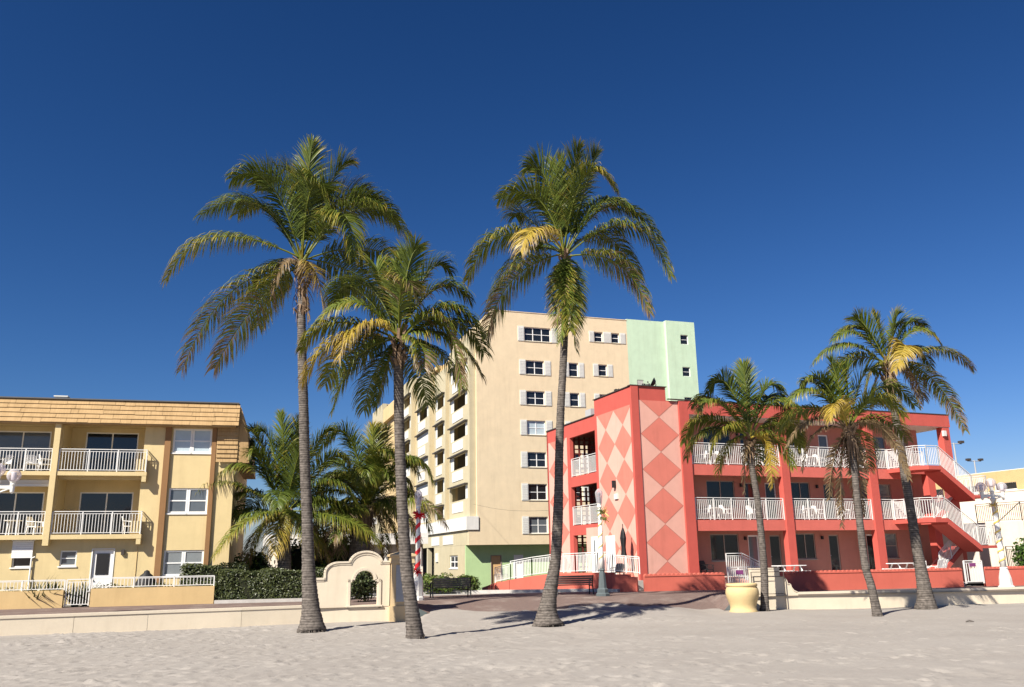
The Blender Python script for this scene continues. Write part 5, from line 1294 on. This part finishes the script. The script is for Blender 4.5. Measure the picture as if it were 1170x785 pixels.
def shrub(label, loc, rx, ry, rz, n, seed, size=.09, mm='shrub', tb=.2, tv=.12, name='shrub', lobes=6, z0=.0):
    r=random.Random(seed); t=thing(name,label,'shrub',loc); mb=MB(); mb.t=[]; P=[]; co=MB()
    L=[(r.uniform(-.55,.55)*rx,r.uniform(-.55,.55)*ry,rz*r.uniform(.45,.75),r.uniform(.4,.6)) for _ in range(lobes)]+[(0,0,rz*.5,.7)]
    for _ in range(n):
        cx,cy,cz,k=r.choice(L); d=V((r.gauss(0,1),r.gauss(0,1),r.gauss(0,1))).normalized(); q=r.uniform(.72,1.05)
        p=(cx+d.x*rx*k*q,cy+d.y*ry*k*q,max(.03,cz+d.z*rz*.5*k*q*1.5)); P.append(((p[0],p[1],p[2]+z0),d))
    leaves(mb,P,size,r,tb,tv); mb.build('foliage',mm,t)
    for cx,cy,cz,k in L:
        n_=10; co.lathe([(.02,-.5),(.3,-.35),(.45,0),(.3,.35),(.02,.5)],(0,0,0),n_) if False else None
        o=len(co.v); co.lathe([(.05,-rz*.4*k),(rx*k*.5,-rz*.25*k),(rx*k*.6,0),(rx*k*.45,rz*.3*k),(.05,rz*.42*k)],(cx,cy,cz+z0),9)
    co.tube([(0,0,0),(0,0,rz*.5)],.06,6); co.build('branches','core',t); return t
shrub('round clipped bush seen through the arched hole in the gate wall',(-6.65,38.9,0),.85,.85,1.35,2600,31,size=.075,mm='hedge',tb=.1,name='topiary_bush',lobes=4)
q=at(510,672,46.5); shrub('yellow green bushes behind the left bench',(q.x-.45,46.4,-.1),1.0,.8,1.0,1700,32,size=.08,tb=.32)
shrub('yellow green bush beside a spiky plant, behind the right half of the left bench',(q.x+.95,46.6,-.1),1.15,.8,.95,1700,33,size=.08,tb=.26)
q=at(1160,640,53); shrub('leafy dark green shrub behind the triple globe lamp on the right',(q.x+.9,52,-.2),1.9,1.2,2.5,3600,34,size=.14,tb=.12,lobes=9)
for i,(px,Y,h,rx,lab) in enumerate(((285,47.5,2.2,1.3,'dark shrub at the corner of the yellow building, left of the garden palms'),(352,49,3.4,1.9,'dark shrub between the two garden palms'),(378,50.5,3.6,1.8,'dark shrub behind the tall palm trunk, left of the pale house'),(458,52,1.7,1.0,'low dark shrub beside the gate pillar'))):
    q=at(px,640,Y); shrub(lab,(q.x,Y,0),rx,1.1,h,1700,40+i,size=.13,tb=.12,lobes=7)
gbn=thing('garden_bench','low white stone bench in the shade behind the hedge','bench',(at(300,648,43.2).x,43.4,0),radians(12))
MB().box(-.95,.95,-.2,.2,.98,1.1).build('seat','plastic',gbn); MB().box(-.75,-.55,-.15,.15,0,.979).build('leg','plastic',gbn); MB().box(.55,.75,-.15,.15,0,.979).build('leg','plastic',gbn)
# spiky garden plants by the white door
def spiky(label, loc, h, n, seed, tb=.1):
    r=random.Random(seed); t=thing('spiky_plant',label,'plant',loc); mb=MB(); mb.t=[]
    for i in range(n):
        a=r.uniform(0,2*pi); e=r.uniform(.5,1.35); d=V((cos(a)*cos(e),sin(a)*cos(e),sin(e))); l=h*r.uniform(.6,1.1); w=d.cross(V((0,0,1))).normalized()*.035
        p=V((r.uniform(-.12,.12),r.uniform(-.12,.12),0)); m_=p+d*l*.6; e_=p+d*l+V((cos(a),sin(a),-.4))*l*.12; o=len(mb.v)
        mb.v+=[tuple(x) for x in (p-w*.7,p+w*.7,m_-w,m_+w,e_)]; mb.f+=[(o,o+1,o+3,o+2),(o+2,o+3,o+4)]; mb.m+=[0,0]; mb.t+=[max(0,r.gauss(tb,.06))]*5
    mb.build('leaves','hedge',t); MB().lathe([(.1,0),(.09,h*.2),(.03,h*.3)],n=8).build('stem','core',t); return t
for i,(u,v_,h,lab) in enumerate(((-7.6,.5,1.5,'spiky dark plant below the small window of the yellow building'),(-7.0,.6,1.4,'spiky dark plant next to the garden gate, left of it'),(-6.1,.7,1.25,'spiky dark plant seen through the narrow garden gate'),(-5.75,1.0,1.3,'spiky dark plant in front of the white door'))):
    spiky(lab,on(RW,(u,v_,0)),h,70,60+i)
q=on(HB,(4.3,-24,0)); q=at(537,668,46.9); spiky('spiky grey green plant at the right end of the bushes behind the bench',(q.x+.1,46.7,-.1),1.0,60,66,tb=.3)
MBs=hedge_box('low dark planting along the inside of the yellow garden wall',on(RW,(-5.2,.35,0)),radians(14.5),4.9,.6,.75,1500,71,z0=.1,tb=.05)
hedge_box('low dark planting behind the left part of the yellow garden wall',on(RW,(-17.5,.35,0)),radians(14.5),10.9,.5,.7,1800,72,z0=.1,tb=.05)
tsh=beach_base(1108,711); ts=thing('driftwood','small dark stick lying on the smooth sand at the right','stick',tsh)
MB().tube([(-.12,0,.02),(0,.02,.05),(.14,.0,.02)],[.02,.03,.015],7).build('twig','wood',ts)
